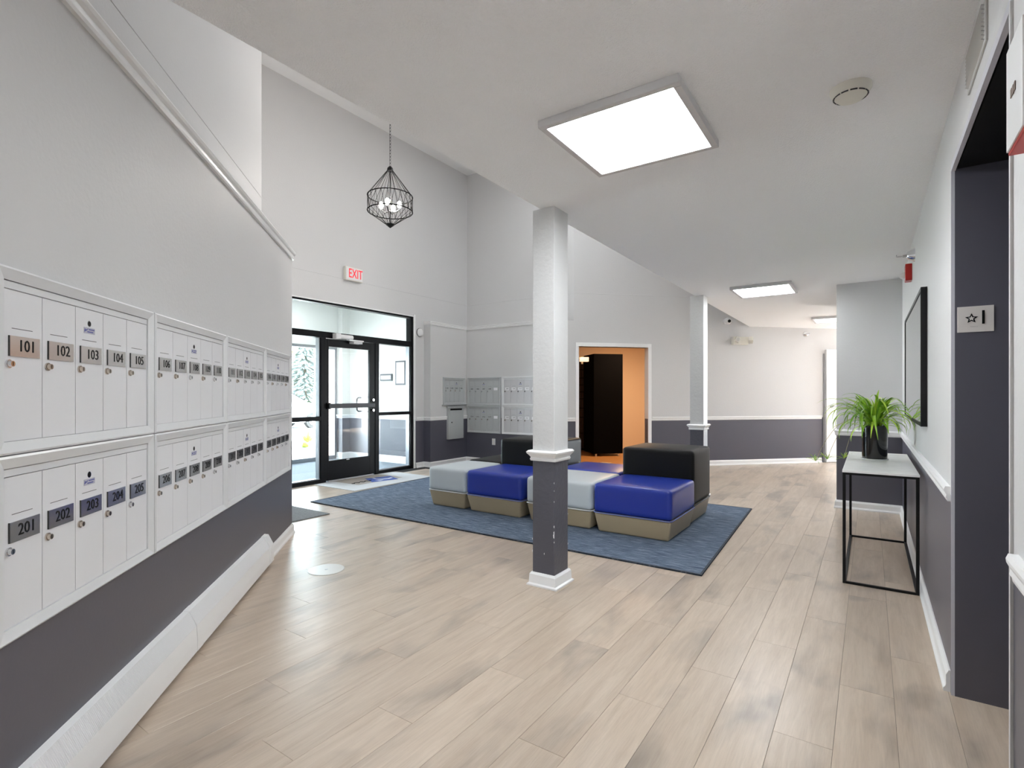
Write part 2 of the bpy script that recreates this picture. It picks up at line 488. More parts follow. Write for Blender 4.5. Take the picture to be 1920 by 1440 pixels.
# right wall, stub, near pier
b = MB()
two_tone(b, lambda b, a, c, m: b.box(.28, .42, 2.84, 6.90, a, c, m), ZC+.02)
b.box(.28, .42, 1.70, 2.84, 2.205, ZC+.02, WALL)
b.obj('wall_right', kind='structure')
b = MB()
two_tone(b, lambda b, a, c, m: b.box(.28, .42, 1.0, 1.70, a, c, m), ZC+.02)
two_tone(b, lambda b, a, c, m: b.box(.42, 4.0, 1.0, 1.14, a, c, m), ZC+.02)
b.obj('wall_near', kind='structure')
b = MB()
two_tone(b, lambda b, a, c, m: b.box(-.305, 4.0, 6.82, 8.7, a, c, m), ZC+.02)
b.obj('wall_stub', kind='structure')
b = MB()
two_tone(b, lambda b, a, c, m: b.box(3.0, 3.15, 8.6, 13.2, a, c, m), ZC+.02)
b.obj('wall_corridor_end', kind='structure')
b = MB()
two_tone(b, lambda b, a, c, m: b.box(3.9, 4.05, -4.1, 1.1, a, c, m), ZC+.02)
two_tone(b, lambda b, a, c, m: b.box(1.2, 4.05, -4.25, -4.1, a, c, m), .5)
b.box(1.2, 1.35, -4.25, -4.1, .5, ZC+.02, WALL); b.box(3.75, 4.05, -4.25, -4.1, .5, ZC+.02, WALL); b.box(1.35, 3.75, -4.25, -4.1, 2.3, ZC+.02, WALL)
b.obj('wall_behind', kind='structure')
w3 = struct('fill_window', loc=(1.35, -4.25, .5), label='added unseen window in the rear lobby wall')  # added out of view so daylight fills the lobby and its ceiling
for x0, x1, z0, z1 in ((0, .05, 0, 1.8), (2.35, 2.4, 0, 1.8), (1.175, 1.225, 0, 1.8), (.05, 2.35, 0, .05), (.05, 2.35, 1.75, 1.8)):
    MB().box(x0, x1, .03, .10, z0, z1, TRIM).obj('window_frame', w3)
for x0 in (.05, 1.225): MB().box(x0, x0+1.125, .06, .066, .05, 1.75, GLASS).obj('pane', w3)
# soffit face and ceilings
b = MB()
b.box(-1.78, -1.66, -.35, 10.35, ZC+.06, ZH, WALL)
b.obj('wall_soffit', kind='structure')
b = MB(); b.box(-1.78, 5.1, -4.2, 13.4, ZC, ZC+.06, CEIL); b.obj('ceiling', kind='structure')
b = MB(); b.box(-6.6, -1.66, -.5, 10.5, ZH, ZH+.06, TRIM); b.obj('ceiling_high', kind='structure')

# mouldings
def rail_prof(z0=RAIL, h=.063, d=.022):
    return [(0, z0), (.010, z0), (.012, z0+h*.18), (.016, z0+h*.25), (.014, z0+h*.45), (d*.95, z0+h*.68), (d, z0+h*.82), (d*.8, z0+h), (0, z0+h)]
def base_prof(h=.09): return [(0, 0), (.024, 0), (.024, .012), (.017, .022), (.015, .03), (.015, h*.78), (.010, h*.9), (.006, h), (0, h)]
tn = [0]
def trim(path, prof, m=TRIM, name=None):
    tn[0] += 1
    MB().sweep(path, prof, m).obj(name or 'trim_%d' % tn[0], kind='structure')
pR = [(-.305, 8.5), (-.305, 6.82), (.28, 6.82), (.28, 2.862)]
pE = [(-6.38, 6.47), (-6.38, 6.673), (-6.23, 6.673), (-6.23, 7.65), (-4.29, 7.65), on_B(2.685)]
pB2 = [on_B(4.05), on_B(7.40)]
trim(pR, rail_prof()); trim(pB2, rail_prof())
trim([(-6.38, 6.47), (-6.38, 6.673), (-6.23, 6.673), (-6.23, 7.085)], rail_prof())
trim([(-6.23, 7.515), (-6.23, 7.65), (-6.20, 7.65)], rail_prof())
trim([(-4.61, 7.65), (-4.29, 7.65), on_B(2.685)], rail_prof())
trim([(.28, 1.64), (.28, 1.0), (1.5, 1.0)][::1], rail_prof(.822))
trim([(-6.38, 6.673), (-6.23, 6.673), (-6.23, 7.65), (-4.29, 7.65)], [(0, 2.448), (.012, 2.448), (.014, 2.462), (.02, 2.470), (.018, 2.482), (.028, 2.492), (.03, 2.505), (0, 2.505)])
trim([F(-1.2), F(5.04), (-5.2, 2.812)], [(-.02, 2.463), (.016, 2.463), (.02, 2.475), (.014, 2.482), (.016, 2.500), (.028, 2.508), (.034, 2.52), (.03, 2.53), (-.02, 2.53)])
trim(pR, base_prof(), name='baseboard_right'); trim(pE, base_prof(), name='baseboard_corner')
trim(pB2, base_prof(), name='baseboard_far')
trim([F(4.14), F(5.04), (-6.37, 2.812)], base_prof(.088), name='baseboard_left')
trim([(-6.38, 2.83), (-6.38, 3.66)], base_prof(), name='baseboard_exit')
# drywall joint lines
seam = [(0, 2.943), (.003, 2.945), (.003, 2.951), (0, 2.953)]
trim([(-6.38, 2.6), (-6.38, 7.85), (-4.09, 7.85), on_B(7.2)], seam, WALL)
trim([F(0, -1.273), F(4.86, -1.273)], seam, WALL)
# corner beads beside the lift opening
MB().box(.279, .291, 2.836, 2.8395, 0, 2.18, mat('lilac corner bead', (.62, .62, .68), .3)).obj('trim_bead', kind='structure')
MB().box(.279, .293, 1.70, 2.84, 2.176, 2.206, mat('lilac corner bead')).obj('trim_lift_head', kind='structure')
MB().box(.274, .30, 1.690, 1.704, 0, 2.18, WALL).obj('trim_lift_near', kind='structure')

# columns
def column(x0, x1, y0, y1, label):
    e = struct('column', label=label)
    cx, cy = (x0+x1)/2, (y0+y1)/2; e.location = (cx, cy, 0); w, d = (x1-x0)/2, (y1-y0)/2
    MB().box(-w, w, -d, d, .86, ZC, COLP).obj('upper_shaft', e, bevel=.004)
    MB().box(-w, w, -d, d, .06, .84, COLD).obj('lower_shaft', e, bevel=.004, label='charcoal painted lower shaft')
    ring = [(-w, -d), (-w, d), (w, d), (w, -d)][::-1]
    # right-hand side must point outward
    MB().sweep(ring, [(-.01, .816), (.010, .816), (.014, .828), (.009, .838), (.017, .850), (.029, .864), (.032, .874), (.022, .884), (-.01, .884)], TRIM, True).obj('moulding', e)
    MB().sweep(ring, [(-.01, 0), (.030, 0), (.030, .010), (.019, .018), (.016, .072), (.007, .085), (-.01, .085)], TRIM, True).obj('plinth', e)
    return e, w, d
e, w, d = column(-1.838, -1.675, 2.945, 3.13, 'nearest square column, grey above and charcoal below, with chipped paint')
ch = MB()
for dx, dy, z, s in ((w, -d, .34, .012), (w, -d, .36, .008), (w, -d, .40, .006), (w, -d, .30, .004), (w, -d, .56, .004), (w, -d, .68, .005), (w, -d, .63, .003), (-w, -d, .22, .006), (-w, -d, .30, .005), (w*.1, -d, .215, .005), (w, d, .25, .005), (w, d, .45, .004)):
    q = .0012
    ch.add([(dx-s*.5, -d-q if dy < 0 else dy, z-s), (dx+q, dy-q if dy < 0 else dy, z-s*1.3), (dx+q, dy-q if dy < 0 else dy, z+s*1.5), (dx-s*.7, -d-q if dy < 0 else dy, z+s*.6)], [(0, 1, 2, 3)], TRIM)
ch.obj('paint_chip', e, kind='stuff')
column(-1.838, -1.675, 6.61, 6.80, 'farther square column beside the diagonal wall')

# ------------------------------------------------------------------ lift opening and sign
e = struct('door_3', label='lift doorway beside the star plate')
b = MB(); b.box(.291, .90, 2.834, 2.90, 0, 2.2, DARK); b.obj('jamb', e)
b = MB(); b.box(.425, .90, 1.64, 1.705, 0, 2.2, DARK); b.obj('jamb', e)
b = MB(); b.box(.30, .95, 1.70, 2.84, 2.182, 2.24, BLACK); b.obj('lintel', e)
for k in range(2):
    b = MB(); b.box(.80, .83, 1.702+k*.57, 2.268+k*.57, .01, 2.18, STEEL); b.obj('sliding_panel', e, bevel=.002)
MB().box(.62, .80, 1.70, 2.84, -.004, .006, STEEL).obj('threshold', e)

t = thing('floor_number_sign', 'silver plate with a star and the number 1 on the charcoal lift jamb', 'sign', (.355, 2.834, 1.505))
hw, hz = .0565, .0525
MB().box(-hw, hw, -.004, 0, -hz+.052, hz+.052, mat('satin silver plate', (.78, .74, .71), .4, metal=.2)).obj('plate', t, bevel=.0008)
def star(r, ri, y, m, mb, cx):
    pts = [(cx+(r if i % 2 == 0 else ri)*sin(i*pi/5), .055+(r if i % 2 == 0 else ri)*cos(i*pi/5)) for i in range(10)]
    n = len(pts); vs = [(x, y, z) for x, z in pts] + [(x, y+.003, z) for x, z in pts]
    mb.add(vs, [tuple(range(n)), tuple(range(n, 2*n))[::-1]] + [(i, (i+1) % n, n+(i+1) % n, n+i) for i in range(n)], m)
b = MB(); star(.0215, .0095, -.0055, BLACK, b, -.012); b.obj('star_outline', t)
b = MB(); star(.0115, .0048, -.0070, mat('satin silver plate'), b, -.0125); b.obj('star', t)
b = MB(); b.merge(text_mesh('1', .080, .001), Matrix.Translation((.024, -.0055, .055)) @ FRONT, BLACK); b.obj('number', t)
b = MB()
for i in range(5): b.cyl((-.014+i*.005, -.004, .022), (-.014+i*.005, -.0052, .022), .0012, STEEL, n=6)
b.obj('braille_dots', t)

# red and white fire device near the camera on the near wall
t = thing('fire_alarm_device', 'red wall device with a white face on the near right wall edge', 'alarm', (.28, 1.33, 1.82), TH_R)
MB().box(-.07, .07, -.056, 0, -.104, .10, RED).obj('housing', t, bevel=.003)
MB().box(-.064, .066, -.0595, -.056, -.099, .095, WPLAS).obj('cover', t, bevel=.001, label='white front cover')
b = MB()
for k in range(3): b.box(-.02+k*.014, -.010+k*.014, -.0612, -.0598, -.012, .004, mat('brown print', (.20, .13, .09), .6))
b.obj('mark', t)

# ------------------------------------------------------------------ left mailboxes
lockm = {}
def lock_mesh(m):
    if m.name in lockm: return lockm[m.name]
    b = MB(); b.cyl((0, 0, 0), (0, -.004, 0), .0115, m, n=16); b.cyl((0, -.004, 0), (0, -.012, 0), .0088, m, .0078, n=16)
    b.box(-.0008, .0008, -.0125, -.0118, -.005, .005, BLACK)
    lockm[m.name] = b.mesh('lock', smooth=True); return lockm[m.name]
DW = .1525
def door_mesh(w, h, m, slot=True):
    key = ('door', round(w, 3), round(h, 3), m.name, slot)
    if key in lockm: return lockm[key]
    b = MB(); b.box(.0014, w-.0014, -.010, -.002, 0, h, m)
    me0 = b
    if slot: b.box(w*.22, w*.74, -.0104, -.0099, h*.745, h*.745+.0022, DKGAP)
    lockm[key] = b.mesh('door', bevel=.0008, seg=1); return lockm[key]
def plate_mesh(txt, m, w=.114, h=.055, size=.046):
    b = MB(); b.box(-w/2, w/2, -.004, 0, -h/2, h/2, m); 
    b.box(-w/2-.0012, -w/2, -.0035, 0, -h/2, h/2, DKGAP)
    if txt: b.merge(text_mesh(txt, size, .0004), Matrix.Translation((.006, -.0044, .001)) @ FRONT, BLACK)
    return b.mesh('number_plate')
hole = MB().cyl((0, -.0101, 0), (0, -.0106, 0), .0085, BLACK, n=14).cyl((0, -.010, 0), (0, -.0103, 0), .0105, CHROME, n=14).mesh('master_lock')
st = MB(); st.box(-.030, .030, -.0108, -.010, -.010, .010, STICKG)
st.add([(-.029, -.011, -.006), (-.012, -.011, .001), (-.006, -.011, .008), (-.018, -.011, .003), (-.027, -.011, .006)], [(0, 1, 2, 3, 4)], STICK)
st.box(-.004, .027, -.0112, -.0107, .002, .006, STICK); st.box(-.012, .020, -.0112, -.0107, -.006, -.002, STICK)
stick = st.mesh('sticker')
def frame_mesh(W, H, s, top, m, dep=.024, lip=.006, bot=None):
    """mitred picture frame sloping towards the doors"""
    bot = s if bot is None else bot
    b = MB()
    O = [(0, 0), (W, 0), (W, H), (0, H)]; I = [(s, bot), (W-s, bot), (W-s, H-top), (s, H-top)]
    I2 = [(x*.82+ix*.18, z*.82+iz*.18) for (x, z), (ix, iz) in zip(O, I)]
    def P(l, y): return [(x, y, z) for x, z in l]
    vs = P(O, 0) + P(O, -dep*.8) + P(I2, -dep) + P(I, -dep*.62) + P(I, -.001)
    fs = []
    for r in range(4):
        for i in range(4):
            j = (i+1) % 4; fs.append((r*4+i, r*4+j, r*4+4+j, r*4+4+i))
    for i in range(4):
        j = (i+1) % 4; fs.append((16+i, 16+j, j, i))
    b.add(vs, fs, m)
    return b.mesh('frame')
def cluster(loc, th, W, H, n, nums, label, group, doorm, framem, plates, side=.034, top=.034, head=.022, pw=.114, ph=.055, psz=.046, locks=None, textlab=True, dh=None, sticker=True, pz=None, bot=None, back=DKGAP):
    bot = .034 if bot is None else bot
    t = thing('mailbox_cluster', label, 'mailboxes', loc, th, group)
    key = ('frame', W, H, framem.name, side, top, bot)
    if key not in lockm: lockm[key] = frame_mesh(W, H, side, top, framem, bot=bot)
    link('frame', lockm[key], t)
    MB().box(side*.5, W-side*.5, -.003, 0, bot*.5, H-top*.5, back).obj('back_panel', t)
    if head:
        MB().box(side+.001, W-side-.001, -.011, -.002, H-top-head, H-top-.002, framem).obj('header_strip', t, bevel=.0008, seg=1)
    dw = (W-2*side)/n; dh = H-top-head-bot-.003
    for i in range(n):
        d = link('door', door_mesh(dw, dh, doorm, i < len(nums) and sticker), t, (side+i*dw, 0, bot+.001))
        if plates[i] is not None:
            link('number_plate', plate_mesh(nums[i] if textlab else '', plates[i], pw, ph, psz), d, (dw*.15+pw/2, -.010, pz if pz else dh*.63))
        if locks is None or locks[i]:
            link('lock', lock_mesh(CHROME if random.random() < .5 else BRASSY), d, (dw*.14, -.010, (pz if pz else dh*.63)-ph/2-.021))
        if i == n//2:
            link('master_lock', hole, d, (dw*.48, 0, dh*.887))
            if sticker: link('sticker', stick, d, (dw*.48, 0, dh*.83))
    return t
cols = [('nearest the camera on the left wall', 1.565, .842), ('second from the camera on the left wall', 2.411, .862), ('third from the camera on the left wall', 3.276, .822), ('last before the wall end', 4.101, .80)]
for ci, (ctxt, u0, W) in enumerate(cols):
    for row in (1, 2):
        nums = [str(row*100 + ci*5 + k + 1) for k in range(5)]
        z = 1.09 if row == 1 else .592
        H = .50 if row == 1 else .497
        pl = [PLATE]*5
        if ci == 0 and row == 1: pl = [PLATE]*5
        # local x runs along the wall; origin at the viewer's left end
        x, y = on_left(u0)
        cluster((x, y, z), TH_LEFT, W-.004, H-.002, 5, nums, 'white mailbox cluster %s to %s, %s row, %s' % (nums[0], nums[4], 'upper' if row == 1 else 'lower', ctxt),
                'mailbox clusters on the left wall', BOXW, BOXF, pl, side=.034 if ci else .036)

# far mailboxes in the corner
def far_cluster(*a, **k):
    return cluster(*a, 'mailbox clusters in the far corner', k.pop('dm', BOXG), k.pop('fm', BOXG), **k)
far_cluster((-6.23, 6.99, 1.07), TH_EXIT, .60, .485, 4, ['301', '302', '303', '304'], 'small grey four-door mailbox cluster above the grey drop box', plates=[BOXG]*4, side=.045, top=.05, head=0, pw=.08, ph=.045, psz=.04, bot=.045)
for row, z in ((0, 1.055), (1, .548)):
    rt = 'upper' if row == 0 else 'lower'
    n1 = ['305', '306', '307', '308', ''] if row == 0 else ['314', '315', '316', '317', '']
    n2 = ['309', '310', '311', '312', '313'] if row == 0 else ['318', '319', '320', '321', '322']
    far_cluster((-6.195, 7.65, z), TH_A, .755, .505, 5, n1, '%s grey mailbox cluster right of the wall corner, one bare white label' % rt, plates=[BOXG]*4+[LABEL], side=.036, top=.04, head=.02, pw=.085, ph=.048, psz=.04, locks=[1, 1, 1, 1, 0], bot=.036)
    far_cluster((-5.415, 7.65, z), TH_A, .80, .505, 5, n2, '%s pale mailbox cluster with white labels, partly behind the near column' % rt, dm=mat('pale mailbox enamel', (.62, .62, .64), .35), fm=BOXF, plates=[LABEL]*5, side=.05, top=.04, head=.02, pw=.085, ph=.048, psz=.034, bot=.036)
t = thing('drop_box', 'tall grey outgoing mail drop box under the small cluster', 'mailbox', (-6.23, 7.09, .45), TH_EXIT)
MB().box(0, .42, -.045, 0, 0, .56, BOXG).obj('body', t, bevel=.004)
MB().box(.03, .39, -.052, -.045, .03, .50, BOXG).obj('door', t, bevel=.002)
MB().box(.05, .37, -.049, -.044, .515, .545, BLACK).obj('mail_slot', t)
MB().xprism([(0, .562), (-.055, .562), (-.03, .585), (0, .585)], -.01, .43, BOXG).obj('hood', t)
MB().cyl((.08, -.052, .30), (.08, -.058, .30), .011, BLKM).obj('lock', t)
t = thing('mail_shelf', 'narrow grey sill under the small four-door mailbox cluster', 'shelf', (-6.23, 6.965, 1.045), TH_EXIT)
MB().xprism([(0, 0), (-.05, .018), (-.05, .026), (0, .026)], 0, .65, BOXG).obj('board', t)

# outlet
t = thing('wall_outlet', 'white wall outlet on the charcoal wall under the grey clusters', 'outlet', (-5.66+.06, 7.65, .34), 0)
MB().box(-.036, .036, -.006, 0, 0, .116, WPLAS).obj('cover_plate', t, bevel=.002)
for z in (.034, .082):
    b = MB(); b.lathe([(.016, 0), (.016, .002), (.013, .003)], CREAM, Matrix.Translation((0, -.006, z)) @ FRONT, 12)
    o = b.obj('socket', t)

# ------------------------------------------------------------------ baseboard heater
t = thing('baseboard_heater', 'long white baseboard heater under the left mailboxes', 'heater', (*on_left(0), 0), TH_LEFT)
prof = [(0, .224), (-.026, .220), (-.030, .212), (-.052, .165), (-.058, .150), (-.062, .08), (-.062, .03), (-.050, .022), (0, .022)]
def heater_cover(x0, x1, s=1.0, z=0):
    b = MB(); P = [(y*s, zz+z) for y, zz in prof]
    n = len(P); vs = [(x0, y, zz) for y, zz in P] + [(x1, y, zz) for y, zz in P]
    fs = [(i, (i+1) % n, n+(i+1) % n, n+i) for i in range(n)]
    for i, f in enumerate(fs): b.add([vs[j] for j in f], [(0, 1, 2, 3)], PERF if i in (1, 2, 3) else TRIM)
    b.add(vs, [tuple(range(n)), tuple(range(n, 2*n))], TRIM)
    return b
for x0, x1 in ((-1.2, .75), (.752, 2.74), (2.80, 4.05)): heater_cover(x0, x1).obj('cover', t)
for x0, x1 in ((2.735, 2.805),): heater_cover(x0, x1, 1.05, .002).obj('joint_strip', t)
heater_cover(4.04, 4.135, 1.07, .003).obj('end_cap', t)
MB().box(-1.2, 4.1, -.035, -.002, .004, .03, DKGAP).obj('base_rail', t)

# ------------------------------------------------------------------ storefront between lobby and vestibule
XF = -6.38
st_ = struct('window_1', loc=(XF, 0, 0), rotz=TH_EXIT, label='dark framed sidelights and transom around the exit door')
# local x = world Y, local y = into wall (-X)
def fr(x0, x1, z0, z1, name='frame_bar', y0=0, y1=.115, m=BRONZE, par=None):
    return MB().box(x0, x1, y0, y1, z0, z1, m).obj(name, par or st_, bevel=.002, seg=1)
fr(3.70, 3.76, 0, 2.56); fr(6.36, 6.416, 0, 2.56); fr(3.76, 6.36, 2.535, 2.56)
fr(3.76, 6.36, 2.052, 2.14)
fr(4.61, 4.69, 0, 2.052); fr(5.592, 5.668, 0, 2.052)
fr(3.76, 4.61, 0, .05); fr(5.668, 6.36, 0, .05)
fr(3.76, 4.61, .878, .940); fr(5.668, 6.36, .918, .966)
fr(3.76, 4.61, .05, .065, 'pale_glazing_strip', .02, .09, ALU); fr(5.668, 6.36, .05, .065, 'pale_glazing_strip', .02, .09, ALU)
for x0, x1, z0, z1 in ((3.76, 4.61, .05, .878), (3.76, 4.61, .94, 2.052), (5.668, 6.36, .05, .918), (5.668, 6.36, .966, 2.052), (3.76, 6.36, 2.14, 2.535)):
    fr(x0, x1, z0, z1, 'pane', .055, .061, GLASS)
    # pale strips paint daylight onto the dark frame's side faces
for x0 in (4.598, 6.348):
    fr(x0, x0+.012, .05, 2.052, 'pale_glazing_strip', .03, .114, ALU)
MB().box(6.416, 6.455, -.012, .0, 0, 2.60, TRIM).obj('casing', st_)
MB().box(3.70, 6.455, -.010, .0, 2.562, 2.578, TRIM).obj('casing', st_)

dr = struct('door_1', loc=(XF, 0, 0), rotz=TH_EXIT, label='black aluminium and glass exit door')
def dd(x0, x1, z0, z1, name, y0=.01, y1=.055, m=BRONZE, bv=.002): return MB().box(x0, x1, y0, y1, z0, z1, m).obj(name, dr, bevel=bv, seg=1)
dd(4.692, 4.745, .02, 2.045, 'stile'); dd(5.49, 5.590, .02, 2.045, 'stile')
dd(4.745, 5.49, 1.935, 2.045, 'top_rail'); dd(4.745, 5.49, .02, .30, 'bottom_rail')
dd(4.745, 5.49, .30, 1.935, 'pane', .03, .036, GLASS, 0)
dd(4.70, 5.54, 1.052, 1.118, 'push_bar', -.055, -.012, mat('push bar steel', (.02, .02, .022), .35, metal=.6), .006)
dd(4.70, 4.76, 1.04, 1.13, 'bar_bracket', -.012, .012); dd(5.50, 5.58, 1.03, 1.14, 'bar_bracket', -.03, .012)
MB().tube([(5.50, .06, .985), (5.50, .13, .985), (5.485, .145, .99), (5.35+.03, .145, .99), (5.355, .145, 1.01), (5.35, .145, 1.05), (5.35, .145, 1.14), (5.355, .145, 1.18), (5.38, .145, 1.20), (5.485, .145, 1.20), (5.50, .13, 1.205), (5.50, .06, 1.205)], .012, BRONZE, 8).obj('pull_handle', dr, smooth=True)
for z in (1.165, 1.005): MB().cyl((5.54, .01, z), (5.54, -.02, z), .018, CHROME).obj('lock_cylinder', dr, smooth=True)
MB().box(4.73, 5.56, .0, .06, .0, .018, STEEL).obj('sweep', dr)
MB().box(5.05, 5.10, .005, .012, .285, .297, WPLAS).obj('small_label', dr)
b = MB(); b.cyl((4.82, -.055, 2.085), (5.10, -.055, 2.085), .034, WPLAS, n=14); b.box(4.80, 4.88, -.085, 0, 2.05, 2.125, WPLAS)
b.obj('closer_body', dr, smooth=True)
b = MB(); b.box(5.00, 5.03, -.12, -.055, 2.04, 2.055, WPLAS); b.box(5.00, 5.26, -.125, -.095, 2.03, 2.05, WPLAS); b.box(5.10, 5.26, -.095, .01, 2.0, 2.03, WPLAS)
b.obj('closer_arm', dr, bevel=.003)

# exit sign
t = thing('exit_sign', 'white lit sign reading EXIT in red above the entrance door', 'sign', (XF, 5.14, 2.93), TH_EXIT)
MB().box(-.155, .155, -.055, 0, 0, .20, CREAM).obj('housing', t, bevel=.006)
MB().box(-.145, .145, -.060, -.055, .01, .19, WPLAS).obj('face', t, bevel=.002)
b = MB(); me = text_mesh('EXIT', .19, .002); b.merge(me, Matrix.Translation((.02, -.062, .10)) @ Matrix.Diagonal((.66, 1, 1, 1)) @ FRONT, REDL); b.obj('letters', t)

# round wall chime
t = thing('round_alarm', 'small round white detector on the wall right of the entrance', 'alarm', (XF, 6.565, 2.31), TH_EXIT)
MB().lathe([(.07, 0), (.07, .018), (.05, .034), (.02, .038)], WPLAS, FRONT, 20).obj('shell', t, smooth=True)
MB().lathe([(.076, -.001), (.076, .010), (.07, .012)], mat('dark rim', (.12, .12, .12), .5), FRONT, 20).obj('rim', t, smooth=True)

# ------------------------------------------------------------------ vestibule
VX0, VX1, VY0, VY1, VZ = -8.6, -6.53, 3.62, 6.75, 3.05
b = MB(); b.box(-8.75, -6.38, 3.5, 6.95, -.05, .002, CARPET); b.obj('floor_vestibule', kind='structure')
b = MB(); b.box(-8.8, -6.53, 3.4, 7.0, VZ, VZ+.06, SHELF); b.obj('ceiling_vestibule', kind='structure')
b = MB()
b.box(-8.75, -6.53, VY1, VY1+.12, 0, .80, VDARK); b.box(-8.75, -6.53, VY1, VY1+.12, .80, VZ, SHELF)
b.box(-8.62, -8.44, 6.57, VY1, 0, .80, VDARK); b.box(-8.62, -8.44, 6.57, VY1, .80, VZ, SHELF)
b.obj('wall_vestibule_right', kind='structure')
b = MB(); b.box(-8.75, -6.53, 3.48, 3.6, 0, VZ, SHELF); b.obj('wall_vestibule_left', kind='structure')
b = MB(); b.box(-8.66, -8.56, 3.6, 6.57, 2.17, VZ, SHELF); b.obj('wall_vestibule_header', kind='structure')
trim([(-8.60, 6.57), (-8.44, 6.57), (-8.44, 6.75), (-6.53, 6.75)], rail_prof(.79, .07))
trim([(-8.60, 6.57), (-8.44, 6.57), (-8.44, 6.75), (-6.53, 6.75)], base_prof(.13), name='baseboard_vestibule')
so = struct('window_2', loc=(-8.60, 0, 0), rotz=TH_EXIT, label='grey framed outer storefront of the vestibule')
for x0, x1, z0, z1 in ((3.6, 3.66, 0, 2.17), (6.52, 6.57, 0, 2.17), (5.52, 5.58, 0, 2.17), (6.13, 6.20, 0, 2.17), (3.66, 6.52, 2.12, 2.17), (3.66, 6.52, 0, .07), (4.5, 4.56, 0, 2.17)):
    fr(x0, x1, z0, z1, 'frame_bar', 0, .10, ALU, so)
for x0, x1 in ((3.66, 4.5), (4.56, 5.52), (5.58, 6.13), (6.20, 6.52)): fr(x0, x1, .07, 2.12, 'pane', .045, .051, GLASS, so)
t = thing('vestibule_fill_light', 'added unseen ceiling light inside the vestibule', 'light', (-7.6, 5.2, VZ))  # lamp added out of view to brighten the vestibule
MB().box(-.3, .3, -.3, .3, -.04, 0, TRIM).obj('frame', t)
MB().box(-.27, .27, -.27, .27, -.042, -.038, DIFF).obj('diffuser', t)
# notices on the vestibule wall (Y = 6.75 plane)
def notice(name, x, z, w, h, label, frame, inner, cat='notice', lines=0):
    t = thing(name, label, cat, (x, 6.75, z))
    MB().box(-w/2, w/2, -.02, 0, 0, h, frame).obj('frame', t, bevel=.002)
    MB().box(-w/2+.03, w/2-.03, -.023, -.02, .03, h-.03, inner).obj('sheet', t)
    if lines:
        b = MB()
        for i in range(lines): b.box(-w*.28, w*.28, -.0238, -.0229, h*(.2+.6*i/lines), h*(.2+.6*i/lines)+.006, STICKG)
        b.obj('print', t)
MIDG = mat('grey frame', (.04, .042, .05), .5)
notice('framed_notice', -7.02, 1.42, .26, .44, 'dark framed notice on the vestibule wall', MIDG, WPLAS, 'notice', 8)
notice('small_notice', -7.40, 1.50, .32, .13, 'low wide notice left of the framed notice in the vestibule', MIDG, WPLAS, 'notice', 3)
notice('paper_notice', -7.0, 1.08, .24, .26, 'pale paper notice below the framed notice', WPLAS, LABEL, 'notice', 5)
t = thing('intercom', 'slim grey intercom panel right of the framed notice', 'intercom', (-6.77, 6.75, 1.20))
MB().box(-.05, .05, -.03, 0, 0, .55, ALU).obj('body', t, bevel=.003)
b = MB()
for i in range(4):
    for j in range(3): b.box(-.03+j*.022, -.015+j*.022, -.034, -.03, .40+i*.025, .415+i*.025, MIDG)
b.obj('buttons', t)

# ------------------------------------------------------------------ outdoors
b = MB(); b.box(-80, 30, -40, 60, -.45, -.15, CONC); b.obj('ground', kind='structure')
b = MB(); b.box(-13.0, -8.7, -2, 14, -.15, -.02, CONC); b.obj('sidewalk', kind='structure')
b = MB(); b.prism([(-13, 8.6), (-10.2, 8.6), (-9.4, 7.6), (-9.4, 7.2), (-13.0, 7.2)], -.16, .02, MULCH); b.obj('ground_bed', kind='structure')
b = MB(); b.box(-60, -32, -20, 60, -.16, -.10, GRASS); b.obj('lawn', kind='structure')
# brick pier: each brick its own part
pier = struct('wall_brick_pier', loc=(-9.3, 6.9, 0), label='pale brick pier outside the entrance')
MB().box(-.27, .27, -.13, .37, -.15, 2.6, MORTAR).obj('core', pier)
br = MB().box(-.095, .095, -.046, .046, 0, .057, BRICKM).mesh('brick', bevel=.003, seg=1)
for r_ in range(24):
    z = -.12 + r_*.068; o = .05 if r_ % 2 else 0
    for i in range(3):
        x = -.2 + i*.2 + o
        if x < .26: link('brick', br, pier, (x, -.115, z))
    for i in range(2): link('brick', br, pier, (.255, .02 + i*.2+o, z), pi/2)
t = thing('bollard_sign', 'small red sign on a post out in the car park', 'sign', (-20, 15.1, -.15))
MB().cyl((0, 0, 0), (0, 0, 1.9), .03, STEEL).obj('post', t)
MB().box(-.02, .02, -.06, .10, 1.72, 2.05, RED).obj('sign_face', t, bevel=.004)
# car
t = thing('parked_car', 'silver parked car seen through the entrance glass', 'car', (-20.0, 11.9, -.15))
side = [(-2.3, .35), (-2.32, .75), (-2.2, 1.0), (-1.7, 1.08), (-1.2, 1.42), (-.3, 1.52), (.6, 1.48), (1.25, 1.08), (2.1, .92), (2.35, .75), (2.38, .4), (2.2, .25), (-2.2, .25)]
def loft(prof, hw, m, name, ins=0):
    n = len(prof); vs = []
    for x, k in ((-hw, 1), (-hw*.6, 1.02), (hw*.6, 1.02), (hw, 1)):
        for y, z in prof:
            zz = z if k == 1 else z*1.015
            xx = x * (1 - .22*max(0, z-1.0)/.5)
            vs.append((xx, y, zz))
    fs = [tuple(range(n)), tuple(range(3*n, 4*n))[::-1]]
    for r in range(3):
        for i in range(n): fs.append((r*n+i, r*n+(i+1) % n, (r+1)*n+(i+1) % n, (r+1)*n+i))
    b = MB(); b.add(vs, fs, m); return b.obj(name, t, bevel=.05, seg=3, smooth=True)
loft(side, .9, CARP, 'body')
